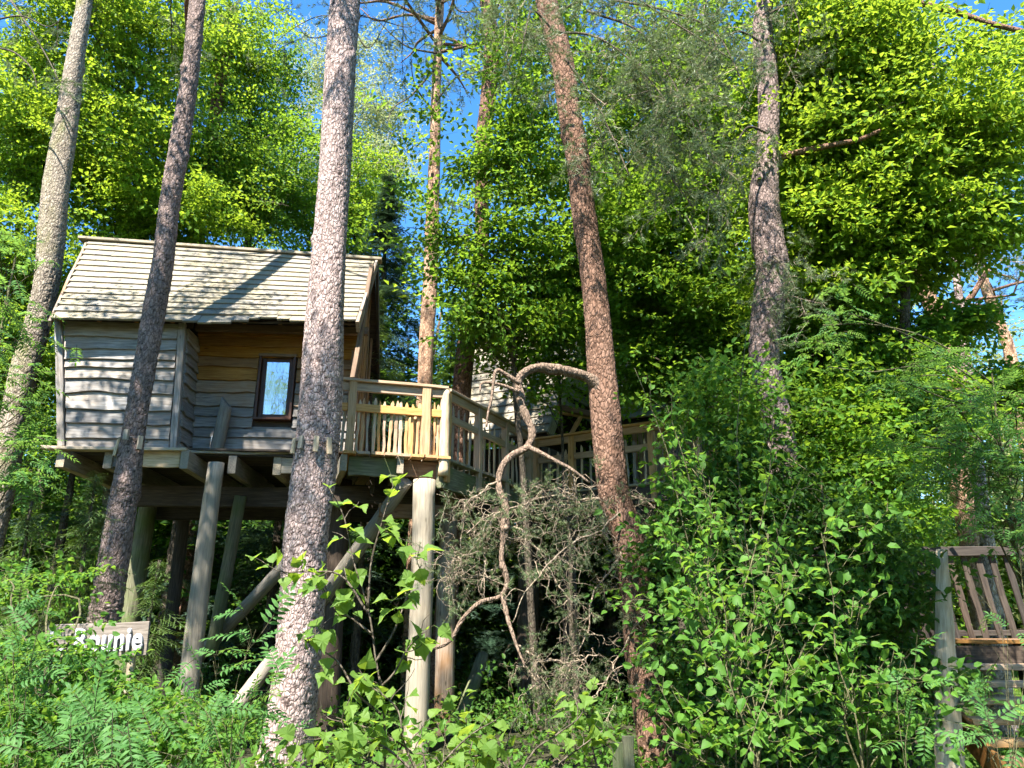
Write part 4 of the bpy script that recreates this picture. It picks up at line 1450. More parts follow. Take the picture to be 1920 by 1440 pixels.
def fill(b, sig=.46):
    k = b['k']
    d = nrm(rng.normal(0, 1, (k, 3)))
    rad = (b['shell'] + (1 - b['shell']) * rng.random(k)) ** .6
    cl = b['c'] + d * rad[:, None] * b['r']
    w = rng.random(k) + .4
    which = rng.choice(k, b['n'], p=w / w.sum())
    s = np.maximum(.12, b['r'].min() * sig)
    p = cl[which] + rng.normal(0, 1, (b['n'], 3)) * np.array((s, s, s * .6))
    out = p - b['c']
    return p, out, cl


def leafy(parent, name, blobs, tmpls, mats, scale=1.0, flat=.35, out_w=.8, dz=-.05, spread=.55, kind=None):
    mb = MB(); cls = []
    for b in blobs:
        p, out, cl = fill(b)
        n = len(p)
        o2 = nrm(out * (1, 1, .3))
        xd = nrm(o2 * out_w + rng.normal(0, spread, (n, 3)) * (1, 1, .4) + np.array((0, 0, dz)))
        up = nrm(np.array((0, 0, 1.0)) + rng.normal(0, flat, (n, 3)))
        sc_ = scale * rng.uniform(.75, 1.2, n)
        ln = tmpls[0].V[:, 0].max()
        stamp(mb, tmpls, p - xd * (ln * .55 * sc_)[:, None], xd, up, sc_)
        cls.append(cl)
    o = mb.build(name, mats, parent, kind=kind)
    return plain_attrs(o), np.concatenate(cls)


def limbs(parent, name, stem, cls, mat, n=24, r0=.035, k=5, sag=.0, lo=.15):
    """branches from the stem out to leaf clumps"""
    mb = MB()
    stem = np.asarray(stem)
    idx = rng.choice(len(cls), min(n, len(cls)), replace=False)
    for i in idx:
        e = cls[i]
        below = stem[stem[:, 2] < e[2] - .2 * np.linalg.norm((e - stem[-1])[:2])]
        if len(below) == 0: below = stem[:2]
        d = np.linalg.norm(below - e, axis=1) + rng.uniform(0, .5, len(below))
        a = below[np.argmin(d)]
        v = e - a
        mid1 = a + v * .35 + np.array((0, 0, .12)) * np.linalg.norm(v) + rng.normal(0, .05, 3) * np.linalg.norm(v)
        mid2 = a + v * .7 + np.array((0, 0, .08 - sag)) * np.linalg.norm(v) + rng.normal(0, .04, 3) * np.linalg.norm(v)
        pth = smooth_path([a, mid1, mid2, e], 12)
        rr = r0 * rng.uniform(.5, 1.1) * min(1.3, .4 + .25 * np.linalg.norm(v))
        mb.tube(pth, np.linspace(rr, .006, 12), k, 0)
    o = mb.build(name, M[mat], parent)
    return plain_attrs(o)


def stem_tree(name, label, base, top, r0, mat, group, near=False, bend=.25, cat='tree', r1=None):
    base = np.array(base, float); top = np.array(top, float)
    base[2] = float(ground_z(base[0], base[1])) - .1
    f = np.linspace(0, 1, 9)
    pts = base + (top - base) * f[:, None]
    pts[:, :2] += np.cumsum(rng.normal(0, bend * .25, (9, 2)), 0) * (f[:, None] * (1 - f[:, None]) * 2)
    rad = r0 * (1 - .8 * f) if r1 is None else r0 + (r1 - r0) * f
    rad[0] *= 1.25
    o = thing(name, label, cat, base, group)
    k = int(np.clip(2 * math.pi * r0 / .03, 7, 40))
    V, Q, pl, ce = trunk_geo(pts, rad, k, .04 if near else .1, min(.008, r0 * .08), (.05, .1), 3, int(rng.integers(999)))
    link('trunk', make_mesh('trunk', V - base, [Q], [M[mat]], smooth=True, attrs={'plate': pl, 'cell': ce}), o)
    return o, smooth_path(pts, 40)


# --------------------------------------------------------- the pines whose stems are in view
PINES = {}
PINES['c'] = tree_trunk('pine_tree', 'thick straight pine with pinkish grey bark in front of the cabin and deck',
    [(530, 1440, 107), (554, 1269, 90), (569, 1113, 84), (574, 1020, 80), (592, 854, 78), (604, 695, 73), (618, 454, 62), (632, 243, 60), (647, 0, 52)], 9.85, 'bark_pine', 16.5, amp=.012)
PINES['b'] = tree_trunk('pine_tree', 'thin knotty dark pine crossing in front of the cabin bay',
    [(194, 1168, 55), (202, 1113, 54), (228, 958, 49), (239, 901, 47), (253, 798, 40), (270, 695, 40), (290, 575, 42), (306, 489, 39), (319, 382, 36), (334, 288, 34), (356, 139, 29), (371, 0, 27)], 10.15, 'bark_dark', 16, amp=.014, knots=16)
PINES['a'] = tree_trunk('pine_tree', 'pale mossy pine at the left edge, leaning beside the cabin roof',
    [(-20, 1010, 50), (5, 900, 50), (25, 800, 48), (45, 700, 48), (63, 640, 44), (78, 575, 42), (88, 523, 42), (98, 434, 44), (106, 347, 43), (122, 243, 40), (137, 139, 34), (157, 17, 27)], 12.4, 'bark_mossy', 17, amp=.010)
PINES['d'] = tree_trunk('pine_tree', 'slim distant pine rising behind the deck railing against blue sky',
    [(795, 760, 30), (800, 640, 28), (806, 540, 27), (810, 451, 25), (814, 312, 22), (818, 173, 19), (823, 45, 16), (825, 0, 15)], 16.5, 'bark_orange', 18, near=False)
PINES['g'] = tree_trunk('pine_tree', 'crooked pine just beyond the walkway railing',
    [(850, 950, 40), (860, 800, 36), (868, 700, 34), (880, 600, 31), (892, 540, 29), (903, 451, 27), (903, 347, 26), (906, 260, 28), (915, 194, 30), (922, 87, 28), (915, 21, 24), (912, 0, 23)], 13.2, 'bark_red', 17, amp=.009)
PINES['e'] = tree_trunk('pine_tree', 'red-barked pine leaning left with a curved drooping limb',
    [(1236, 1440, 72), (1220, 1328, 66), (1203, 1237, 60), (1190, 1109, 56), (1178, 1010, 56), (1155, 938, 56), (1147, 886, 56), (1139, 808, 55), (1128, 704, 53), (1120, 600, 49), (1108, 486, 47), (1097, 417, 47), (1086, 312, 46), (1067, 208, 42), (1055, 121, 41), (1037, 52, 40), (1025, 0, 38)], 9.3, 'bark_red', 15.5, amp=.010)
PINES['f'] = tree_trunk('pine_tree', 'upright pine half covered by shrub leaves right of the second hut',
    [(1505, 1440, 62), (1490, 1250, 58), (1475, 1050, 56), (1468, 865, 54), (1456, 782, 54), (1432, 671, 56), (1443, 560, 58), (1450, 500, 58), (1440, 450, 58), (1432, 375, 52), (1440, 262, 38), (1441, 169, 38), (1430, 56, 36), (1434, 0, 30)], 9.6, 'bark_dark', 15.5, amp=.012)
PINES['h'] = tree_trunk('pine_tree', 'shadowy reddish pine standing in the beeches behind the cabin roof',
    [(372, 520, 30), (371, 440, 26), (380, 347, 25), (405, 208, 23), (438, 17, 21)], 17.5, 'bark_red', 17, near=False)
PINES['i'] = tree_trunk('pine_tree', 'orange-barked leaning pine with a forked branch in the sky gap above the lawn stair',
    [(1800, 900, 36), (1784, 673, 30), (1742, 562, 29), (1724, 513, 27), (1705, 440, 24), (1680, 330, 22)], 14.5, 'bark_orange', 15, near=False)
PINES['j'] = tree_trunk('pine_tree', 'slender far pine behind the fork of the leaning orange pine',
    [(1905, 760, 24), (1893, 660, 20), (1850, 545, 18), (1838, 480, 16), (1822, 440, 15)], 19, 'bark_orange', 15, near=False)
PINES['k'] = tree_trunk('pine_tree', 'pale pine seen through the stair railing slats',
    [(1870, 1190, 30), (1858, 1090, 28), (1850, 1000, 26), (1840, 930, 24)], 13.5, 'bark_pine', 13, near=False)

# boards strapped round the two stems with a steel cable
def straps(key, v0, items, lab):
    o, pts, rad = PINES[key]
    for u, v, hgt, lean in items:
        i = np.argmin(np.abs(pts[:, 2] - P(u, v, 9.9)[2]))
    cz = P(items[0][0], v0, pts[0][1])[2]
    c = np.array([np.interp(cz, pts[:, 2], pts[:, j]) for j in range(3)]); rr = np.interp(cz, pts[:, 2], rad) + .035
    t = thing('trunk_clamp', lab, 'clamp', c, 'trunk clamps')
    th = np.linspace(0, 2 * math.pi, 41)
    ring = np.stack([c[0] + rr * np.cos(th), c[1] + rr * np.sin(th), np.full(41, cz)], -1)
    o2 = MB().tube(ring, .007, 6, 0, False).build('cable', M['cable'], t)
    for a in items:
        u, v, hgt, lean = a
        du = (u - (960 + c[0] / mpp(c))) * mpp(c)
        ang = math.asin(np.clip(du / (rr + .02), -1, 1))
        p = c + np.array((math.sin(ang) * (rr + .014), -math.cos(ang) * (rr + .014), 0)); p[2] = P(u, v, p[1])[2]
        out = np.array((math.sin(ang), -math.cos(ang), 0))
        beam('block', p - up_ * hgt / 2, p + up_ * hgt / 2 + np.array((lean, 0, 0)), .065, .04, 'wood_pale', t, up=out, wave=.002, nseg=2)
straps('c', 835, [(557, 836, .2, .02), (574, 829, .16, .01), (604, 832, .2, 0), (627, 836, .21, -.02)], 'ring of pale wood blocks cabled round the thick pine')
straps('b', 825, [(222, 838, .24, .04), (249, 815, .14, 0), (272, 830, .18, 0)], 'ring of pale wood blocks cabled round the thin knotty pine')

# curved broken limb of the red-barked pine and its fork
def px_path(pts, D0, D1, n=40):
    q = np.array([P(u, v, D0 + (D1 - D0) * i / (len(pts) - 1)) for i, (u, v) in enumerate(pts)])
    return smooth_path(q, n)
eo = PINES['e'][0]
mb = MB()
LIMB = [(1128, 760), (1124, 735), (1110, 712), (1080, 700), (1040, 692), (1005, 690), (980, 702), (972, 722), (976, 755), (988, 785), (998, 812), (988, 838), (955, 858), (938, 885), (936, 915), (947, 950), (945, 1000), (941, 1050), (951, 1088), (940, 1117), (900, 1130), (868, 1160), (845, 1200), (815, 1215), (788, 1213)]
lp = px_path(LIMB, 9.25, 8.7, 120)
lr = np.interp(np.linspace(0, 1, 120), [0, .12, .3, .45, .6, .8, 1], [.085, .060, .050, .045, .035, .025, .013]) * (1 + .05 * np.sin(np.arange(120) * .9) + rng.normal(0, .05, 120))
V, Q, pl, ce = trunk_geo(lp, lr, 22, .014, .007, (.028, .05), 9, 3)
link('curved_limb', make_mesh('curved_limb', V - origin_of(eo), [Q], [M['bark_tan']], smooth=True, attrs={'plate': pl, 'cell': ce}), eo)
def fork_part(pth, rr, k):
    plain_attrs(MB().tube(pth, rr * (1 + rng.normal(0, .06, len(pth))), k, 0).build('limb_fork', M['bark_tan'], eo))
fork = px_path([(990, 838), (1015, 850), (1045, 866), (1072, 880), (1105, 905)], 8.95, 8.7, 20); fork_part(fork, np.linspace(.034, .014, 20), 8)
dark = px_path([(975, 720), (955, 706), (932, 694), (926, 712), (922, 745), (915, 775), (912, 800)], 8.95, 8.8, 24); fork_part(dark, np.linspace(.03, .012, 24), 6)
dk2 = px_path([(974, 735), (940, 722), (905, 718), (900, 735)], 8.95, 8.8, 16); fork_part(dk2, np.linspace(.025, .01, 16), 6)
low2 = px_path([(943, 1118), (952, 1160), (960, 1185), (970, 1215), (985, 1250)], 8.8, 8.6, 20); fork_part(low2, np.linspace(.03, .01, 20), 6)
for key, pth, rr in (('i', [(1775, 660), (1790, 610), (1820, 565), (1852, 505)], .06), ('i', [(1765, 575), (1800, 562), (1850, 560), (1900, 552)], .03), ('i', [(1640, 170), (1690, 200), (1745, 245), (1830, 243)], .05)):
    pass
def limb_of(key, pth, D0, D1, ra, rb, mat='bark_red'):
    plain_attrs(MB().tube(px_path(pth, D0, D1, 18), np.linspace(ra, rb, 18) * (1 + rng.normal(0, .05, 18)), 8, 0).build('limb', M[mat], PINES[key][0]))
limb_of('i', [(1776, 610), (1792, 590), (1822, 555), (1853, 505)], 14.5, 14.0, .10, .045)
limb_of('i', [(1752, 585), (1790, 568), (1840, 560), (1905, 553)], 14.5, 14.0, .05, .02)
limb_of('i', [(1690, 345), (1745, 250), (1785, 245), (1830, 244)], 14.5, 13.5, .07, .04)
limb_of('f', [(1437, 300), (1500, 285), (1560, 272), (1610, 262), (1650, 245)], 9.6, 9.2, .055, .025)
limb_of('f', [(1440, -40), (1560, -30), (1740, 10), (1800, 25), (1860, 45), (1925, 60)], 9.5, 9.0, .06, .03)

# pine crowns above the frame and the needle sprays hanging into it
def pine_crown(key, z0, z1, rmax, n_limb, n_spray, tm=PINE_BIG, hang=None, bare=None):
    o, pts, rad = PINES[key]
    mb = MB(); lm = MB(); pos = []; xd = []
    for i in range(n_limb):
        z = z0 + (z1 - z0) * (i + rng.random()) / n_limb
        a = np.array([np.interp(z, pts[:, 2], pts[:, j]) for j in range(3)])
        ang = rng.uniform(0, 6.28)
        L = rmax * (1.1 - .75 * (z - z0) / (z1 - z0)) * rng.uniform(.6, 1.1)
        d = np.array((math.cos(ang), math.sin(ang), rng.uniform(-.1, .35)))
        e = a + d * L
        pth = smooth_path([a, a + d * L * .4 + rng.normal(0, .15, 3), a + d * L * .75 + rng.normal(0, .2, 3), e], 12)
        lm.tube(pth, np.linspace(.05, .012, 12), 5, 0)
        for q in range(n_spray):
            f = rng.uniform(.4, 1)
            p = pth[int(f * 11)] + rng.normal(0, .12, 3)
            pos.append(p); xd.append(nrm(d * .8 + rng.normal(0, .7, 3)))
    pos = np.array(pos); xd = np.array(xd)
    stamp(mb, tm, pos, xd, nrm(np.array((0, 0, 1.0)) + rng.normal(0, .4, pos.shape)), rng.uniform(.7, 1.2, len(pos)))
    plain_attrs(mb.build('crown', [M['needle_pine'], M['bark_twig']], o))
    plain_attrs(lm.build('limb', M['bark_red'], o))
pine_crown('c', 12, 16.3, 2.8, 14, 7)
pine_crown('b', 12, 15.8, 2.4, 12, 6)
pine_crown('a', 13.8, 16.8, 2.6, 12, 6)
pine_crown('d', 15.6, 17.8, 3.2, 16, 6)
pine_crown('g', 14.2, 16.8, 2.8, 14, 6)
pine_crown('e', 11, 15.3, 3.0, 14, 6)
pine_crown('f', 11, 15.3, 3.0, 14, 6)
pine_crown('i', 10, 14.8, 2.8, 14, 6)
pine_crown('j', 9.5, 14.8, 2.8, 14, 6)

def hanging(key, paths, D0, D1, n, tm, mats, scale=1.0, dz=-.35, name='crown', sp=.22, rr=.02):
    """needle branches hanging into view"""
    o = PINES[key][0]
    mb = MB(); lm = MB(); pos = []; xd = []
    for pth in paths:
        q = px_path(pth, D0 + rng.uniform(-.3, .3), D1 + rng.uniform(-.3, .3), 24)
        plain_attrs(MB().tube(q, np.linspace(rr, rr * .3, 24), 5, 0).build('limb', M['bark_twig'], o))
        for _ in range(n):
            i = rng.integers(5, 24)
            pos.append(q[i] + rng.normal(0, sp, 3) * (1, 1, .7)); xd.append(nrm(rng.normal(0, .7, 3) + np.array((0, 0, dz))))
    pos = np.array(pos)
    stamp(mb, tm, pos, np.array(xd), nrm(rng.normal(0, 1, pos.shape)), scale * rng.uniform(.7, 1.25, len(pos)))
    plain_attrs(mb.build(name, mats, o))
NP = [M['needle_pine'], M['bark_pale']]
hanging('e', [[(1040, 60), (1120, 70), (1200, 130), (1280, 230)], [(1050, 20), (1150, -20), (1260, 40), (1370, 110)], [(1060, 110), (1110, 180), (1150, 260), (1180, 330)],
              [(1040, 60), (1000, 20), (985, 60), (975, 120)], [(1100, 20), (1200, 60), (1260, 150), (1330, 300)], [(1150, 0), (1250, 20), (1340, 60), (1400, 170)], [(1200, 120), (1230, 220), (1240, 300), (1300, 390)]], 8.6, 8.0, 44, PINE, NP, 1.0)
hanging('f', [[(1430, 80), (1380, 60), (1320, 110), (1270, 180)], [(1440, 250), (1400, 240), (1370, 300), (1340, 380)], [(1435, 30), (1480, 10), (1500, 60), (1490, 110)], [(1450, 480), (1470, 500), (1490, 540), (1480, 570)]], 9.2, 8.8, 34, PINE, NP, .9)
hanging('c', [[(650, 40), (600, 30), (540, 60), (500, 100)], [(645, 20), (720, 40), (770, 50), (800, 20)], [(640, 60), (580, 70), (545, 30), (500, 10)], [(655, 30), (690, 90), (730, 30), (760, -20)]], 11.0, 11.2, 6, PINE, [M['needle_pine'], M['bark_twig']], .9, sp=.3, rr=.012)
hanging('d', [[(820, 100), (770, 90), (740, 70), (700, 30)], [(818, 190), (850, 150), (880, 130), (905, 120)], [(815, 130), (770, 180), (740, 200), (725, 230)], [(815, 60), (860, 30), (880, 60), (905, 80)], [(812, 470), (830, 430), (845, 405), (850, 380)], [(815, 210), (790, 180), (775, 150), (770, 100)]], 16.2, 15.6, 7, PINE, [M['needle_pine'], M['bark_twig']], 1.2, sp=.35, rr=.03)
hanging('a', [[(20, 0), (60, 60), (90, 110), (110, 150)], [(-20, 40), (40, 30), (90, 50), (120, 30)], [(0, 90), (30, 100), (60, 130), (70, 170)]], 11.5, 11.0, 5, PINE, [M['needle_pine'], M['bark_twig']], 1.0, sp=.3)
hanging('i', [[(1850, 500), (1870, 470), (1900, 440), (1930, 400)], [(1900, 553), (1920, 500), (1940, 470), (1960, 450)], [(1690, 345), (1760, 360), (1850, 380), (1910, 370)], [(1830, 244), (1870, 250), (1900, 280), (1930, 330)]], 14.0, 14.0, 16, PINE_BIG, [M['needle_pine'], M['bark_pale']], .8, sp=.35)

# --------------------------------------------------------- dead twigs and needle tufts under the limb
def curly(p, d, n, step, wob, grav):
    out = [p]
    for _ in range(n):
        d = nrm(d + rng.normal(0, wob, 3) + np.array((0, 0, grav)))
        p = p + d * step
        out.append(p)
    return np.array(out)
def ribbon2(mb, w, r):
    mb.tube(w[::2] if len(w) > 6 else w, np.linspace(r, r * .45, len(w[::2]) if len(w) > 6 else len(w)), 3, 0, False)
mb = MB(); tp = []; tx = []
mains = [[(1150, 930), (1080, 940), (1010, 935), (950, 960), (880, 1000)], [(1160, 960), (1120, 1000), (1060, 1030), (1000, 1090), (960, 1170)],
         [(1170, 1000), (1150, 1060), (1110, 1120), (1090, 1200), (1060, 1260)], [(1175, 1050), (1190, 1120), (1170, 1190), (1140, 1250), (1100, 1300)],
         [(940, 900), (900, 930), (870, 980), (860, 1060), (830, 1110)], [(938, 980), (990, 1000), (1040, 1060), (1080, 1140)],
         [(1072, 880), (1090, 920), (1100, 980), (1080, 1050)], [(1150, 945), (1190, 935), (1220, 960), (1245, 1000)], [(945, 950), (920, 990), (915, 1040), (905, 1080)],
         [(970, 1215), (1020, 1240), (1070, 1250), (1130, 1240)], [(940, 1060), (880, 1080), (850, 1050), (830, 1020)], [(945, 1000), (1000, 960), (1060, 950), (1110, 960)], [(985, 1250), (1020, 1290), (1060, 1330), (1040, 1370)]]
for m_ in mains:
    q = px_path(m_, 9.15 + rng.uniform(-.3, .35), 9.0 + rng.uniform(-.35, .5), 30)
    q = q + np.cumsum(rng.normal(0, .012, q.shape), 0)
    mb.tube(q, np.linspace(.016, .006, 30), 5, 0)
    for _ in range(21):
        i = rng.integers(3, 29)
        w = curly(q[i], nrm(rng.normal(0, 1, 3)), int(rng.integers(8, 22)), .03, .33, -.07)
        mb.tube(w, np.linspace(.0055, .002, len(w)), 4, 0, False)
        for _ in range(3):
            j = rng.integers(2, len(w))
            w2 = curly(w[j], nrm(rng.normal(0, 1, 3)), int(rng.integers(5, 13)), .024, .4, -.05)
            ribbon2(mb, w2, .0032)
            if rng.random() < .6:
                tp.append(w2[-1]); tx.append(nrm(w2[-1] - w2[-2]))
dt = mb.build('dead_twigs', M['bark_pale'], None, kind='stuff', label='tangle of bare dead pine twigs hanging below the curved limb', cat='twigs')
plain_attrs(dt)
mb = MB()
tp = np.array(tp); tx = np.array(tx)
sel = rng.random(len(tp)) < .5
stamp(mb, PINE, tp[sel] - tx[sel] * .2, tx[sel] + rng.normal(0, .3, tx[sel].shape), nrm(rng.normal(0, 1, tx[sel].shape)), rng.uniform(.4, .75, sel.sum()))
plain_attrs(mb.build('needles', [M['needle_pine'], M['bark_pale']], dt))

# --------------------------------------------------------- broad-leaved trees
LB = lambda k: [M[k], M['bark_twig']]

# left: bright maple/beech behind the cabin
o, st = stem_tree('beech_tree', 'tall bright green beech filling the sky behind the cabin roof', P(250, 1000, 17), P(250, 60, 16.5), .22, 'bark_mossy', 'broad-leaved trees')
cr, cl = leafy(o, 'crown', [blob(240, 90, 15.5, 140, 130, 1.8, 445), blob(230, 290, 15.5, 150, 120, 1.6, 405), blob(420, 60, 17, 80, 90, 1.5, 135), blob(330, 400, 15.5, 180, 60, 1.2, 256), blob(190, -60, 15.5, 150, 60, 1.5, 121)], MAPLE, LB('leaf_bright'))
limbs(o, 'limb', st, cl, 'bark_twig', 46, .05)
o, st = stem_tree('beech_tree', 'dark green beech against the sky between the thin pine and the thick pine', P(480, 1000, 19), P(470, 80, 19), .2, 'bark_twig', 'broad-leaved trees')
cr, cl = leafy(o, 'crown', [blob(480, 180, 18.5, 75, 110, 1.3, 229), blob(500, 360, 18, 100, 90, 1.5, 297), blob(420, 330, 18, 70, 90, 1.2, 175)], MAPLE, LB('leaf_beech'), .95)
limbs(o, 'limb', st, cl, 'bark_twig', 30, .05)
o, st = stem_tree('young_beech', 'sunlit young beech in front of the far birch right of the thick pine top', P(680, 1000, 21), P(670, 290, 21), .12, 'bark_twig', 'broad-leaved trees')
cr, cl = leafy(o, 'crown', [blob(665, 350, 21, 60, 50, 1.2, 121), blob(610, 390, 20, 70, 70, 1.2, 162)], MAPLE, LB('leaf_bright'), .9)
limbs(o, 'limb', st, cl, 'bark_twig', 14, .03)
o, st = stem_tree('beech_tree', 'leafy tree at the left edge beyond the mossy pine', P(30, 1000, 15), P(40, 150, 15), .14, 'bark_twig', 'broad-leaved trees')
cr, cl = leafy(o, 'crown', [blob(40, 270, 14, 80, 110, 1.2, 229), blob(40, 480, 14, 90, 90, 1.2, 229), blob(80, 180, 16, 70, 80, 1.2, 121), blob(20, 660, 14, 80, 90, 1.1, 175)], MAPLE, LB('leaf_bright'), .85)
limbs(o, 'limb', st, cl, 'bark_twig', 30, .035)
o, st = stem_tree('rowan_tree', 'rowan with feathery leaves at the left edge beside the cabin', P(20, 1000, 8), P(30, 480, 8), .05, 'stem_green', 'rowans')
cr, cl = leafy(o, 'crown', [blob(30, 560, 7.6, 60, 110, .6, 81), blob(15, 720, 7.4, 60, 90, .6, 81), blob(30, 860, 7.2, 70, 60, .6, 67)], FROND, [M['leaf_rowan'], M['stem_green']], 1.3, flat=.3, dz=-.1)
limbs(o, 'limb', st, cl, 'stem_green', 22, .014)

# far pale birch and spruces
o, st = stem_tree('birch_tree', 'far pale birch with drooping twigs against the blue sky', P(700, 1000, 30), P(655, 70, 30), .2, 'bark_birch', 'broad-leaved trees')
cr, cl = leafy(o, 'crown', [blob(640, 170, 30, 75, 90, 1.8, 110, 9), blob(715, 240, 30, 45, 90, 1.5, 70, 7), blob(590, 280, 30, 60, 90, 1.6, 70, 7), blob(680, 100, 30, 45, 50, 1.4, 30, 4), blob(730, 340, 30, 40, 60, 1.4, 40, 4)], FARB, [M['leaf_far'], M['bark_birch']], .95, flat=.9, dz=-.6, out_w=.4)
limbs(o, 'limb', st, cl, 'bark_birch', 24, .06)


def spruce(name, label, u, vtop, vbot, D, width, n, tm, mats, sc_=1.0, tiers=None):
    top = P(u, vtop, D); bot = P(u, vbot, D)
    m = mpp(bot)
    o, st = stem_tree(name, label, (top[0], D, 0), top, max(.02, width * m * .06), 'bark_twig', 'spruces', bend=.05)
    z0 = max(.2, bot[2])
    f = rng.random(n) ** .85
    z = z0 + (top[2] - z0) * f
    ang = rng.uniform(0, 6.28, n)
    rad = width * m * (1 - f) ** .85 * rng.uniform(.25, 1, n) ** .5 * (.8 + .3 * np.sin(z * 9))
    cx = np.interp(z, st[:, 2], st[:, 0]); cyy = np.interp(z, st[:, 2], st[:, 1])
    p = np.stack([cx + np.cos(ang) * rad, cyy + np.sin(ang) * rad, z - rad * .15], -1)
    xd = np.stack([np.cos(ang), np.sin(ang), np.full(n, -.12)], -1) + rng.normal(0, .2, (n, 3))
    mb = MB()
    ln = tm[0].V[:, 0].max() * sc_
    xd = nrm(xd)
    stamp(mb, tm, p - xd * (ln * .6 * (.5 + .5 * (1 - f)))[:, None], xd, nrm(np.array((0, 0, 1.0)) + rng.normal(0, .18, (n, 3))), sc_ * rng.uniform(.7, 1.15, n) * (.5 + .5 * (1 - f)))
    plain_attrs(mb.build('crown', mats, o))
    return o
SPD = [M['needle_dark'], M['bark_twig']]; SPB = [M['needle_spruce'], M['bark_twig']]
spruce('spruce_tree', 'dark blue-green spruce behind the deck against the sky', 730, 330, 900, 19, 175, 520, SPRUCE_BIG, SPD, 1.0)
spruce('spruce_tree', 'second dark spruce just right of the cabin roof end', 672, 390, 900, 21, 150, 340, SPRUCE_BIG, SPD, 1.0)
spruce('young_spruce', 'small sunlit spruce behind the deck railing', 705, 545, 900, 14.2, 125, 260, SPRUCE, SPB, 1.4)
spruce('young_spruce', 'pale green spruce between the slim pine and the crooked pine', 850, 560, 860, 17.5, 80, 110, SPRUCE_BIG, SPB, .7)
spruce('young_spruce', 'low spruce under the cabin corner left of the thin pine', 180, 890, 1250, 8.9, 150, 240, SPRUCE, SPB, 1.0)
spruce('young_spruce', 'small bright spruce beside the grey log post', 300, 1050, 1330, 8.2, 130, 150, SPRUCE, SPB, .9)
spruce('young_spruce', 'drooping spruce at the left edge below the mossy pine', 60, 940, 1300, 8.0, 140, 180, SPRUCE, SPB, 1.0)
spruce('spruce_tree', 'dark spruce added to deepen the shade behind the left end of the cabin', 160, 740, 1250, 16.2, 230, 112, SPRUCE_BIG, SPD, 1.1)  # from here down: dark spruces added to stand in for deep shade
spruce('spruce_tree', 'dark spruce added to deepen the shade straight behind the grey log post', 360, 760, 1250, 16.8, 230, 112, SPRUCE_BIG, SPD, 1.1)
spruce('spruce_tree', 'dark spruce added to deepen the shade behind the thick pine', 540, 770, 1250, 16.0, 220, 112, SPRUCE_BIG, SPD, 1.1)
spruce('spruce_tree', 'dark spruce added to deepen the shade behind the deck brace', 690, 800, 1250, 16.6, 200, 105, SPRUCE_BIG, SPD, 1.1)
spruce('spruce_tree', 'dark spruce added to deepen the shade behind the pale deck post', 850, 860, 1250, 16.8, 190, 97, SPRUCE_BIG, SPD, 1.1)
spruce('spruce_tree', 'dark spruce added to deepen the shade beneath the second hut', 1010, 900, 1250, 17.2, 200, 97, SPRUCE_BIG, SPD, 1.1)
spruce('spruce_tree', 'dark spruce added to deepen the shade behind the second platform', 1180, 820, 1250, 16.4, 200, 105, SPRUCE_BIG, SPD, 1.1)

# centre: beech with separate leaf layers in front of the crooked pine
o, st = stem_tree('beech_sapling', 'slender beech reaching over the walkway with leaves against the sky', P(1010, 1000, 12.4), P(960, 160, 12), .07, 'bark_twig', 'broad-leaved trees')
cr, cl = leafy(o, 'crown', [blob(830, 220, 11.6, 54, 69, .5, 10, 4), blob(800, 400, 11.6, 72, 69, .5, 12, 5), blob(950, 130, 11.8, 72, 69, .7, 31), blob(1000, 230, 11.8, 72, 69, .7, 70), blob(960, 330, 11.8, 96, 69, .7, 88), blob(900, 440, 11.8, 108, 69, .7, 43),
            blob(980, 500, 12, 108, 80, .7, 140), blob(890, 560, 11.8, 84, 57, .6, 31), blob(960, 610, 12, 120, 57, .6, 105)], BEECH, LB('leaf_beech'), 1.0, spread=.8)
limbs(o, 'limb', st, cl, 'bark_twig', 40, .02)
o, st = stem_tree('beech_tree', 'dense shaded beech between the red-barked pine and the upright pine', P(1270, 1000, 12.6), P(1240, 120, 12.2), .16, 'bark_twig', 'broad-leaved trees')
cr, cl = leafy(o, 'crown', [blob(1230, 430, 12, 156, 103, 1.0, 334), blob(1240, 560, 12, 144, 92, 1.0, 334), blob(1010, 40, 12.5, 84, 80, .8, 88), blob(1200, 240, 12.5, 168, 138, 1.0, 299), blob(1340, 330, 12, 96, 149, 1.0, 228), blob(1330, 120, 12, 120, 138, 1.0, 211), blob(1040, 570, 13, 72, 80, .7, 88), blob(1300, 680, 12.4, 156, 80, .9, 281)], BEECH, LB('leaf_beech'), 1.05)
limbs(o, 'limb', st, cl, 'bark_twig', 50, .04)
o, st = stem_tree('young_beech', 'thin beech hanging its leaves over the second hut roof', P(1075, 1000, 13.2), P(1050, 520, 13), .05, 'bark_twig', 'broad-leaved trees')
cr, cl = leafy(o, 'crown', [blob(960, 650, 12.8, 70, 40, .5, 26), blob(1050, 660, 12.8, 70, 60, .5, 50), blob(1010, 730, 12.6, 40, 40, .4, 14), blob(1060, 560, 13, 80, 60, .6, 60), blob(900, 620, 12.8, 50, 30, .4, 16)], BEECH, LB('leaf_beech'), .95)
limbs(o, 'limb', st, cl, 'bark_twig', 24, .014)
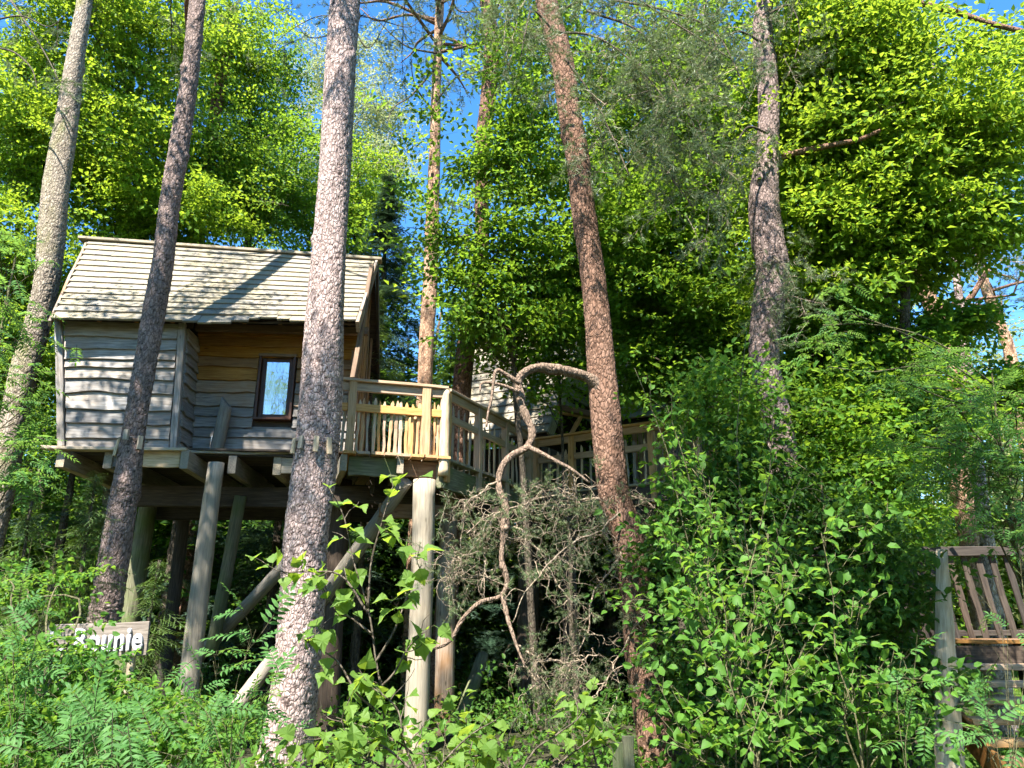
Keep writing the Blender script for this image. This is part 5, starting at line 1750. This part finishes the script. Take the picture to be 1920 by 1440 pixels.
# right: large sunlit beech with sweeping branches
o, st = stem_tree('beech_tree', 'big sunlit beech with sweeping dark branches filling the upper right', P(1650, 1100, 10.6), P(1690, 60, 10), .12, 'bark_twig', 'broad-leaved trees')
cr, cl = leafy(o, 'crown', [blob(1590, 90, 9.8, 130, 90, .9, 240), blob(1700, 200, 9.8, 140, 100, .9, 240), blob(1560, 260, 10, 110, 100, .9, 176), blob(1840, 260, 9.8, 110, 80, .8, 144), blob(1690, 350, 10, 130, 80, .8, 192), blob(1600, 430, 10, 140, 70, .8, 208),
            blob(1780, 420, 10, 100, 60, .8, 128), blob(1560, 540, 10.4, 110, 60, .8, 144), blob(1680, 500, 10.4, 100, 40, .7, 96), blob(1490, 130, 10.2, 60, 120, .7, 110), blob(1490, 330, 10.4, 70, 120, .7, 110), blob(1530, 420, 10.6, 80, 90, .7, 90), blob(1890, 120, 10, 60, 90, .7, 60), blob(1880, 420, 10, 70, 60, .6, 50)], BEECH, LB('leaf_bright'), 1.0)
limbs(o, 'limb', st, cl, 'bark_twig', 60, .03)
o, st = stem_tree('beech_tree', 'shadier beech below the big sunlit one, above the stair', P(1640, 1150, 11.5), P(1640, 500, 11), .08, 'bark_twig', 'broad-leaved trees')
cr, cl = leafy(o, 'crown', [blob(1560, 660, 11, 110, 80, .9, 192), blob(1680, 640, 11, 90, 50, .8, 112), blob(1640, 760, 10.6, 130, 70, .9, 224), blob(1540, 820, 10.4, 100, 90, .8, 192), blob(1830, 600, 11, 100, 25, .6, 48), blob(1750, 800, 10.4, 110, 60, .8, 144), blob(1600, 930, 10, 130, 80, .8, 240), blob(1880, 730, 11, 60, 40, .6, 48)], BEECH, LB('leaf_beech'), 1.0)
limbs(o, 'limb', st, cl, 'bark_twig', 46, .02)
o, st = stem_tree('rowan_tree', 'bright rowan with feathery leaves above the lawn stair', P(1900, 1200, 7.5), P(1860, 700, 7), .04, 'stem_green', 'rowans')
cr, cl = leafy(o, 'crown', [blob(1840, 790, 6.8, 110, 70, .5, 128), blob(1860, 900, 6.6, 100, 70, .5, 144), blob(1730, 860, 6.8, 80, 70, .5, 88), blob(1880, 990, 6.4, 60, 40, .4, 48), blob(1700, 700, 7.2, 110, 50, .5, 72), blob(1560, 640, 7.6, 90, 60, .5, 48)], FROND, [M['leaf_rowan'], M['stem_green']], 1.15, flat=.3)
limbs(o, 'limb', st, cl, 'stem_green', 36, .012)
o, st = stem_tree('hazel_bush', 'dense shaded bush covering the foot of the upright pine', P(1560, 1440, 8.2), P(1540, 900, 8.2), .05, 'stem_green', 'shrubs', cat='bush')
cr, cl = leafy(o, 'foliage', [blob(1480, 1000, 8.4, 130, 90, .8, 149), blob(1380, 900, 8.6, 120, 80, .8, 114), blob(1620, 1080, 8.2, 110, 80, .7, 123), blob(1540, 1180, 8, 140, 90, .7, 167), blob(1640, 1280, 7.8, 90, 120, .6, 132), blob(1340, 1060, 8.4, 120, 90, .7, 105), blob(1450, 1330, 8, 140, 110, .6, 149), blob(1340, 1240, 8.3, 90, 120, .6, 105)], SHRUB, [M['leaf_deep'], M['stem_green']], 1.2)
limbs(o, 'limb', st, cl, 'stem_green', 50, .014)
o, st = stem_tree('hazel_bush', 'leafy thicket between the red-barked pine and the upright pine', P(1330, 1440, 8.6), P(1320, 700, 8.6), .04, 'stem_green', 'shrubs', cat='bush')
cr, cl = leafy(o, 'foliage', [blob(1330, 800, 8.6, 90, 90, .6, 70), blob(1290, 930, 8.7, 70, 70, .5, 52), blob(1400, 730, 8.4, 70, 80, .5, 35), blob(1360, 960, 8.2, 110, 70, .6, 79)], SHRUB, [M['leaf_shrub'], M['stem_green']], 1.15)
limbs(o, 'limb', st, cl, 'stem_green', 40, .012)

# --------------------------------------------------------- plants in front whose leaves can be told apart
def leaf_objects(tm, name):
    return [make_mesh(name, V, [T], [m]) for (V, T, m) in tm]
def spread_plant(name, label, cat, stems, leaf_mesh, n_leaf, size, stem_mat, twig_n=5, twig_len=.18, group=None, r0=.006, up_bias=.35, hang=-.25, jitter=.35, face=.35, foliage=0):
    """stems: world paths; every leaf its own object on a twig"""
    base = stems[0][0]
    o = thing(name, label, cat, base, group)
    mb = MB(); nodes = []
    for s in stems:
        q = smooth_path(s, 24)
        mb.tube(q, np.linspace(r0, r0 * .35, 24), 5, 0)
        nodes.append((q, 8))
        for _ in range(twig_n):
            i = rng.integers(6, 23)
            d = nrm(q[i] - q[i - 1]) * .6 + nrm(rng.normal(0, 1, 3)) * .8 + np.array((0, 0, up_bias * .5))
            tw = curly(q[i], nrm(d), 6, twig_len * rng.uniform(.6, 1.2) / 6, .18, up_bias * .08)
            mb.tube(tw, np.linspace(r0 * .4, r0 * .2, 7), 4, 0, False)
            nodes.append((tw, 1))
    plain_attrs(mb.build('stem', M[stem_mat], o))
    if foliage:
        fb = MB(); fp = []; fx = []
        for _ in range(foliage):
            q, i0 = nodes[int(rng.integers(len(nodes)))]
            i = int(rng.integers(max(2, i0), len(q))); fp.append(q[i] + rng.normal(0, .05, 3)); fx.append(nrm(q[i] - q[i - 2]) * .4 + rng.normal(0, .6, 3))
        fp = np.array(fp)
        stamp(fb, SHRUB, fp, np.array(fx), nrm(np.array((0, -.3, 1.0)) + rng.normal(0, .35, fp.shape)), rng.uniform(.6, 1.0, len(fp)))
        plain_attrs(fb.build('foliage', [M['leaf_shrub'], M['stem_green']], o, kind='stuff'))
    wts = np.array([len(q) - i0 if i0 > 1 else len(q) * 1.3 for q, i0 in nodes], float)
    pick = rng.choice(len(nodes), n_leaf, p=wts / wts.sum())
    for k in pick:
        q, i0 = nodes[k]
        i = rng.integers(i0, len(q))
        d = nrm(q[i] - q[i - 1])
        x = nrm(d * .35 + rng.normal(0, .6, 3) + np.array((0, 0, hang)))
        upv = nrm(np.array((0, -face, 1.0)) + rng.normal(0, jitter, 3))
        y = nrm(np.cross(upv, x)); z = np.cross(x, y)
        s = size * rng.uniform(.6, 1.15)
        link('leaf', leaf_mesh[int(rng.integers(len(leaf_mesh)))], o, local_matrix(x * s, y * s, z * s, q[i], o))
    return o
BL = []
for s in range(4):
    V, T = birch_leaf(1.0)
    V = V + np.random.default_rng(s).normal(0, .012, V.shape); V[:, 2] *= 1 + .5 * s
    BL.append(make_mesh('leaf', V, [T], [M['leaf_birch']]))
OV = []
for s in range(4):
    V, T = leaf7(1.0, .62, .12 + .06 * s, .1 + .06 * s)
    st0 = .12
    V[:, 0] = V[:, 0] * .9 + st0; V = np.vstack([V, [(0, .012, 0), (0, -.012, 0)]]); T = np.vstack([T, [(7, 8, 0)]])
    OV.append(make_mesh('leaf', V, [T], [M['leaf_shrub']], smooth=True))
FR = []
for t_ in FROND:
    FR.append(make_mesh('leaf', t_.V / .25, [t_.T], [M['leaf_rowan'], M['stem_green']], t_.M))

def PP(lst, D):
    return np.array([P(u, v, D + (a[0] if a else 0)) for u, v, *a in lst])
def down(u, v, D):
    p = P(u, v, D); g = p.copy(); g[2] = float(ground_z(g[0], g[1])); return g
# birch sapling before the pale deck post
stems = [np.vstack([down(735, 1440, 3.5), PP([(722, 1400), (705, 1240), (690, 1140), (662, 1050), (645, 970), (617, 915)], 3.5)]),
         PP([(690, 1140), (697, 1050), (716, 980), (735, 915)], 3.48), PP([(705, 1240), (740, 1180), (770, 1100), (790, 1060)], 3.45), PP([(690, 1150), (640, 1080), (580, 1072), (530, 1075)], 3.4),
         PP([(715, 1340), (670, 1300), (640, 1250), (620, 1230), (555, 1190)], 3.45), PP([(712, 1290), (740, 1260), (765, 1215), (790, 1190)], 3.5), PP([(698, 1190), (660, 1160), (630, 1145), (625, 1130)], 3.5)]
spread_plant('birch_sapling', 'young birch with large toothed leaves in front of the pale deck post', 'sapling', stems, BL, 120, .083, 'bark_twig', 4, .16, 'saplings')
stems = [np.vstack([down(800, 1440, 3.4), PP([(800, 1480), (770, 1410), (700, 1370), (630, 1345)], 3.4)]), PP([(800, 1470), (720, 1400), (660, 1390), (640, 1350)], 3.35), PP([(800, 1480), (760, 1400), (745, 1330), (700, 1290)], 3.4),
         PP([(790, 1480), (830, 1430), (880, 1380), (930, 1350)], 3.4), PP([(800, 1480), (700, 1430), (640, 1400), (610, 1370)], 3.3)]
spread_plant('birch_sapling', 'bright low birch shoots along the bottom edge beside the thick pine', 'sapling', stems, BL, 130, .08, 'bark_twig', 5, .16, 'saplings')
stems = [np.vstack([down(960, 1440, 3.6), PP([(960, 1480), (930, 1410), (890, 1370), (840, 1335)], 3.6)]), PP([(960, 1480), (1000, 1410), (1040, 1380), (1090, 1340), (1100, 1290)], 3.6), PP([(980, 1480), (930, 1420), (860, 1420), (800, 1410)], 3.5),
         PP([(990, 1480), (1050, 1430), (1090, 1400), (1130, 1370)], 3.6), PP([(1130, 1480), (1110, 1400), (1105, 1350), (1115, 1320)], 3.7)]
spread_plant('birch_sapling', 'low birch seedling below the dead twigs at the bottom edge', 'sapling', stems, BL, 80, .075, 'bark_twig', 4, .15, 'saplings')
# buckthorn shrub on the right
def wand(u0, v0, u1, v1, D, n=5, sway=25):
    f = np.linspace(0, 1, n)
    return PP([(u0 + (u1 - u0) * a + rng.normal(0, sway) * a * (1 - a) * 2, v0 + (v1 - v0) * a) for a in f], D)
stems = [np.vstack([down(1380, 1440, 5.2), wand(1380, 1440, 1400, 620, 5.2)])] + [wand(1380, 1300, u, v, 5.1 + rng.uniform(-.3, .3)) for u, v in ((1190, 690), (1250, 760), (1300, 830), (1330, 900), (1250, 1000), (1300, 1080), (1450, 760), (1500, 900), (1440, 1000))]
spread_plant('buckthorn_shrub', 'tall slender shrub with oval leaves in front of the second platform', 'shrub', stems, OV, 300, .085, 'stem_green', 14, .24, 'shrubs', r0=.007, hang=-.05, foliage=26)
stems = [np.vstack([down(1420, 1440, 4.3), wand(1420, 1460, 1400, 1020, 4.3)])] + [wand(1420, 1460, u, v, 4.2 + rng.uniform(-.3, .3)) for u, v in ((1290, 1150), (1340, 1060), (1470, 1060), (1530, 1170), (1370, 1220), (1290, 1330), (1240, 1390), (1480, 1250))]
spread_plant('buckthorn_shrub', 'low shrub with glossy oval leaves at the bottom right of the red-barked pine', 'shrub', stems, OV, 280, .085, 'stem_green', 13, .22, 'shrubs', r0=.006, hang=-.05, foliage=22)
stems = [np.vstack([down(1620, 1440, 4.6), wand(1620, 1460, 1600, 1120, 4.6)])] + [wand(1620, 1460, u, v, 4.5 + rng.uniform(-.3, .3)) for u, v in ((1540, 1000), (1620, 1130), (1650, 1230), (1560, 1250), (1630, 1350), (1670, 1330))]
spread_plant('buckthorn_shrub', 'leafy shrub directly left of the pointed stair post', 'shrub', stems, OV, 220, .085, 'stem_green', 13, .22, 'shrubs', r0=.006, hang=-.05, foliage=22)
# rowans at the lower left
def rowan(label, u, v, D, pts, n, size=.24):
    stems = [np.vstack([down(u, v, D), PP([(u, v + 20), ((u + pts[0][0]) / 2, (v + pts[0][1]) / 2), pts[0]], D)])] + [PP([(u, v + 20), ((u + a) / 2 + rng.normal(0, 10), (v + b) / 2 - 20), (a, b)], D + rng.uniform(-.25, .25)) for a, b in pts[1:]]
    return spread_plant('rowan_sapling', label, 'sapling', stems, FR, n, size, 'stem_green', 4, .16, 'rowans', r0=.0022, hang=-.12, face=.5)
rowan('rowan sapling with feathery leaves in front of the thick pine foot', 430, 1440, 3.6, [(400, 1240), (480, 1180), (520, 1280), (350, 1300), (460, 1340), (380, 1390), (500, 1390)], 46)
rowan('rowan sapling growing up below the name board', 230, 1440, 4.2, [(250, 1290), (150, 1240), (300, 1310), (200, 1330), (120, 1320)], 34)
rowan('rowan sapling along the bottom edge below the name board', 200, 1440, 3.2, [(120, 1400), (200, 1380), (290, 1400), (340, 1420), (60, 1410)], 40)
rowan('rowan sapling at the left edge level with the name board', 30, 1440, 4.4, [(20, 1100), (60, 1010), (10, 1250), (70, 1180), (100, 1080)], 46)
rowan('rowan twig beside the pointed stair post', 1700, 1440, 4.2, [(1720, 1190), (1690, 1230), (1700, 1290)], 8)
rowan('rowan twig crossing the stair treads', 1880, 1440, 3.8, [(1850, 1330), (1800, 1360), (1900, 1400), (1850, 1430)], 10)
rowan('rowan twig in front of the stair railing slats', 1900, 1440, 4.4, [(1870, 1080), (1890, 1150), (1850, 1120), (1910, 1020)], 10)

# bramble and honeysuckle low at the left
o, st = stem_tree('bramble_bush', 'low leafy bramble in the bottom left corner', P(80, 1440, 5), P(90, 1250, 5), .02, 'stem_green', 'shrubs', cat='bush')
cr, cl = leafy(o, 'foliage', [blob(60, 1280, 5.4, 100, 80, .5, 130), blob(200, 1330, 5.6, 120, 45, .5, 100), blob(60, 1400, 4.8, 110, 70, .5, 110), blob(330, 1360, 5.6, 110, 70, .5, 90), blob(60, 1100, 6.5, 80, 40, .5, 40)], SHRUB, [M['leaf_shrub'], M['stem_green']], .8)
limbs(o, 'limb', st, cl, 'stem_green', 24, .008)

# --------------------------------------------------------- woods further back, undergrowth, grass
def woods(label, u0, u1, D0, D1, ntree, zlo, zhi, mat, tm=BEECH_BIG, nsp=40, sc_=1.7, seed=0, area=None):
    tk = MB(); pos, xds, ups, scs = [], [], [], []
    for i in range(ntree):
        D = rng.uniform(D0, D1); u = rng.uniform(u0, u1)
        b = P(u, 1100, D); b[0] = abs(b[0]) * np.sign(u - 960)
        if area: b = np.array((rng.uniform(area[0], area[1]), rng.uniform(area[2], area[3]), 0.0))
        b[2] = float(ground_z(b[0], b[1])) - .1
        h = rng.uniform(zlo, zhi)
        tk.tube(np.array([b, b + np.array((rng.normal(0, .3), rng.normal(0, .3), h * .5)), b + np.array((rng.normal(0, .5), 0, h))]), [.14, .1, .03], 7, 0)
        n = nsp
        p = b + np.array((0, 0, h * .55)) + rng.normal(0, 1, (n, 3)) * np.array((1.3, 1.3, h * .24))
        p[:, 2] = np.maximum(p[:, 2], b[2] + .4)
        xd = nrm(rng.normal(0, 1, (n, 3)) * (1, 1, .3))
        pos.append(p); xds.append(xd); ups.append(nrm(np.array((0, 0, 1.0)) + rng.normal(0, .35, (n, 3)))); scs.append(sc_ * rng.uniform(.7, 1.2, n))
    o = gn_mass('distant_woods', 'woods_' + mat, tm, LB(mat), np.concatenate(pos), np.concatenate(xds), np.concatenate(ups), np.concatenate(scs), None, label=label, cat='woods', kind='stuff')
    plain_attrs(tk.build('trunks', M['bark_twig'], o))
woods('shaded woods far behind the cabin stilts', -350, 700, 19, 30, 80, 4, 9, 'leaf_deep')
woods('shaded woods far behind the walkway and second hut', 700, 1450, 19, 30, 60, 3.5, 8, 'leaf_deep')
woods('sunlit woods beyond the lawn', 1400, 2300, 27, 38, 56, 4, 9, 'leaf_beech')
woods('tall woods behind the bright beech and the cabin roof', -300, 640, 21, 30, 30, 9, 15, 'leaf_beech', nsp=50)

n = 1500
x = rng.uniform(-11, 5, n); y = rng.uniform(11.5, 20, n)
pos = np.stack([x, y, ground_z(x, y) + rng.uniform(0, .35, n)], -1)
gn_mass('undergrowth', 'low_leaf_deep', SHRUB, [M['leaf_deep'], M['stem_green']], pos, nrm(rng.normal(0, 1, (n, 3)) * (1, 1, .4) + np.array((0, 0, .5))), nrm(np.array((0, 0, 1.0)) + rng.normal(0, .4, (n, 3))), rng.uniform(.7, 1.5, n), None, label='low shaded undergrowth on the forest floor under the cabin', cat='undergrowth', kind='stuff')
n = 700
x = rng.uniform(-5, 6.5, n); y = rng.uniform(4.5, 11.5, n)
pos = np.stack([x, y, ground_z(x, y) + rng.uniform(0, .25, n)], -1)
gn_mass('undergrowth', 'low_leaf_shrub', SHRUB, [M['leaf_shrub'], M['stem_green']], pos, nrm(rng.normal(0, 1, (n, 3)) * (1, 1, .4) + np.array((0, 0, .5))), nrm(np.array((0, 0, 1.0)) + rng.normal(0, .4, (n, 3))), rng.uniform(.7, 1.4, n), None, label='low leafy undergrowth round the pine feet at the bottom edge', cat='undergrowth', kind='stuff')
n = 60000
x = rng.uniform(4.3, 16, n); y = rng.uniform(9.5, 26, n)
b = np.stack([x, y, ground_z(x, y)], -1)
h = rng.uniform(.06, .16, n)
an = rng.uniform(0, 6.28, n); w = np.stack([np.cos(an), np.sin(an), 0 * an], -1) * .006
tip = b + np.stack([rng.normal(0, .04, n), rng.normal(0, .04, n), h], -1)
V = np.stack([b - w, b + w, tip], 1).reshape(-1, 3)
MB().add(V, np.arange(3 * n).reshape(-1, 3)).build('grass', M['grass'], None, label='short sunlit grass on the lawn behind the stair', cat='grass', kind='stuff')

# --------------------------------------------------------- unseen trees added on the near side, crowns placed to dapple the light
def dapple_tree(label, x, y, top, blobs, mat='leaf_beech'):
    o, st = stem_tree('beech_tree', label, (x, y, 0), (x, y, top), .2, 'bark_mossy', 'broad-leaved trees')
    bl = [dict(c=np.array(c), r=np.array(r_), n=n_, k=max(4, n_ // 10), shell=.3) for c, r_, n_ in blobs]
    cr, cl = leafy(o, 'crown', bl, BEECH_BIG, LB(mat), 1.0)
    limbs(o, 'limb', st, cl, 'bark_twig', 30, .05)
dapple_tree('unseen tall beech added at the near left to shade the cabin bay', -8.2, 4.0, 14, [((-7.6, 6.3, 12.2), (2.1, 1.6, 1.2), 110), ((-6.2, 3.4, 14.0), (1.5, 1.5, 1.0), 36)])
dapple_tree('unseen tall beech added behind the viewer to dapple the shrubs on the lawn side', 4.6, -1.5, 13, [((1.2, 1.2, 11.6), (2.4, 1.8, 1.1), 95), ((-0.8, 1.2, 12.2), (1.5, 1.6, 1.0), 50), ((0.6, 3.0, 13.5), (1.4, 1.2, .9), 16)])
woods('tall sunlit woods behind the second hut', 1000, 1640, 18, 26, 32, 10, 17, 'leaf_bright', nsp=56)
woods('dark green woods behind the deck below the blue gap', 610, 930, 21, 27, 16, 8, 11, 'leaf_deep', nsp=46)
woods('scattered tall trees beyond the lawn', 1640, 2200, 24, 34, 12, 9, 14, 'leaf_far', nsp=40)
woods('unseen woods added behind the viewer for the window reflection and to block sky light', 100, 1900, -30, -14, 60, 12, 20, 'leaf_beech', nsp=44)  # added to mirror in the pane and cut skylight from behind
woods('unseen woods added beyond the left edge to block sky light', 0, 1, 0, 1, 34, 10, 19, 'leaf_beech', nsp=44, area=(-30, -13, -14, 18))  # added screen of trees, cuts ambient sky from the left
woods('unseen woods added beyond the right edge to block sky light', 0, 1, 0, 1, 26, 9, 17, 'leaf_beech', nsp=44, area=(15, 30, -14, 8))  # added screen of trees, cuts ambient sky from the right

for o in sc.objects:
    if 'origin' in o: del o['origin']
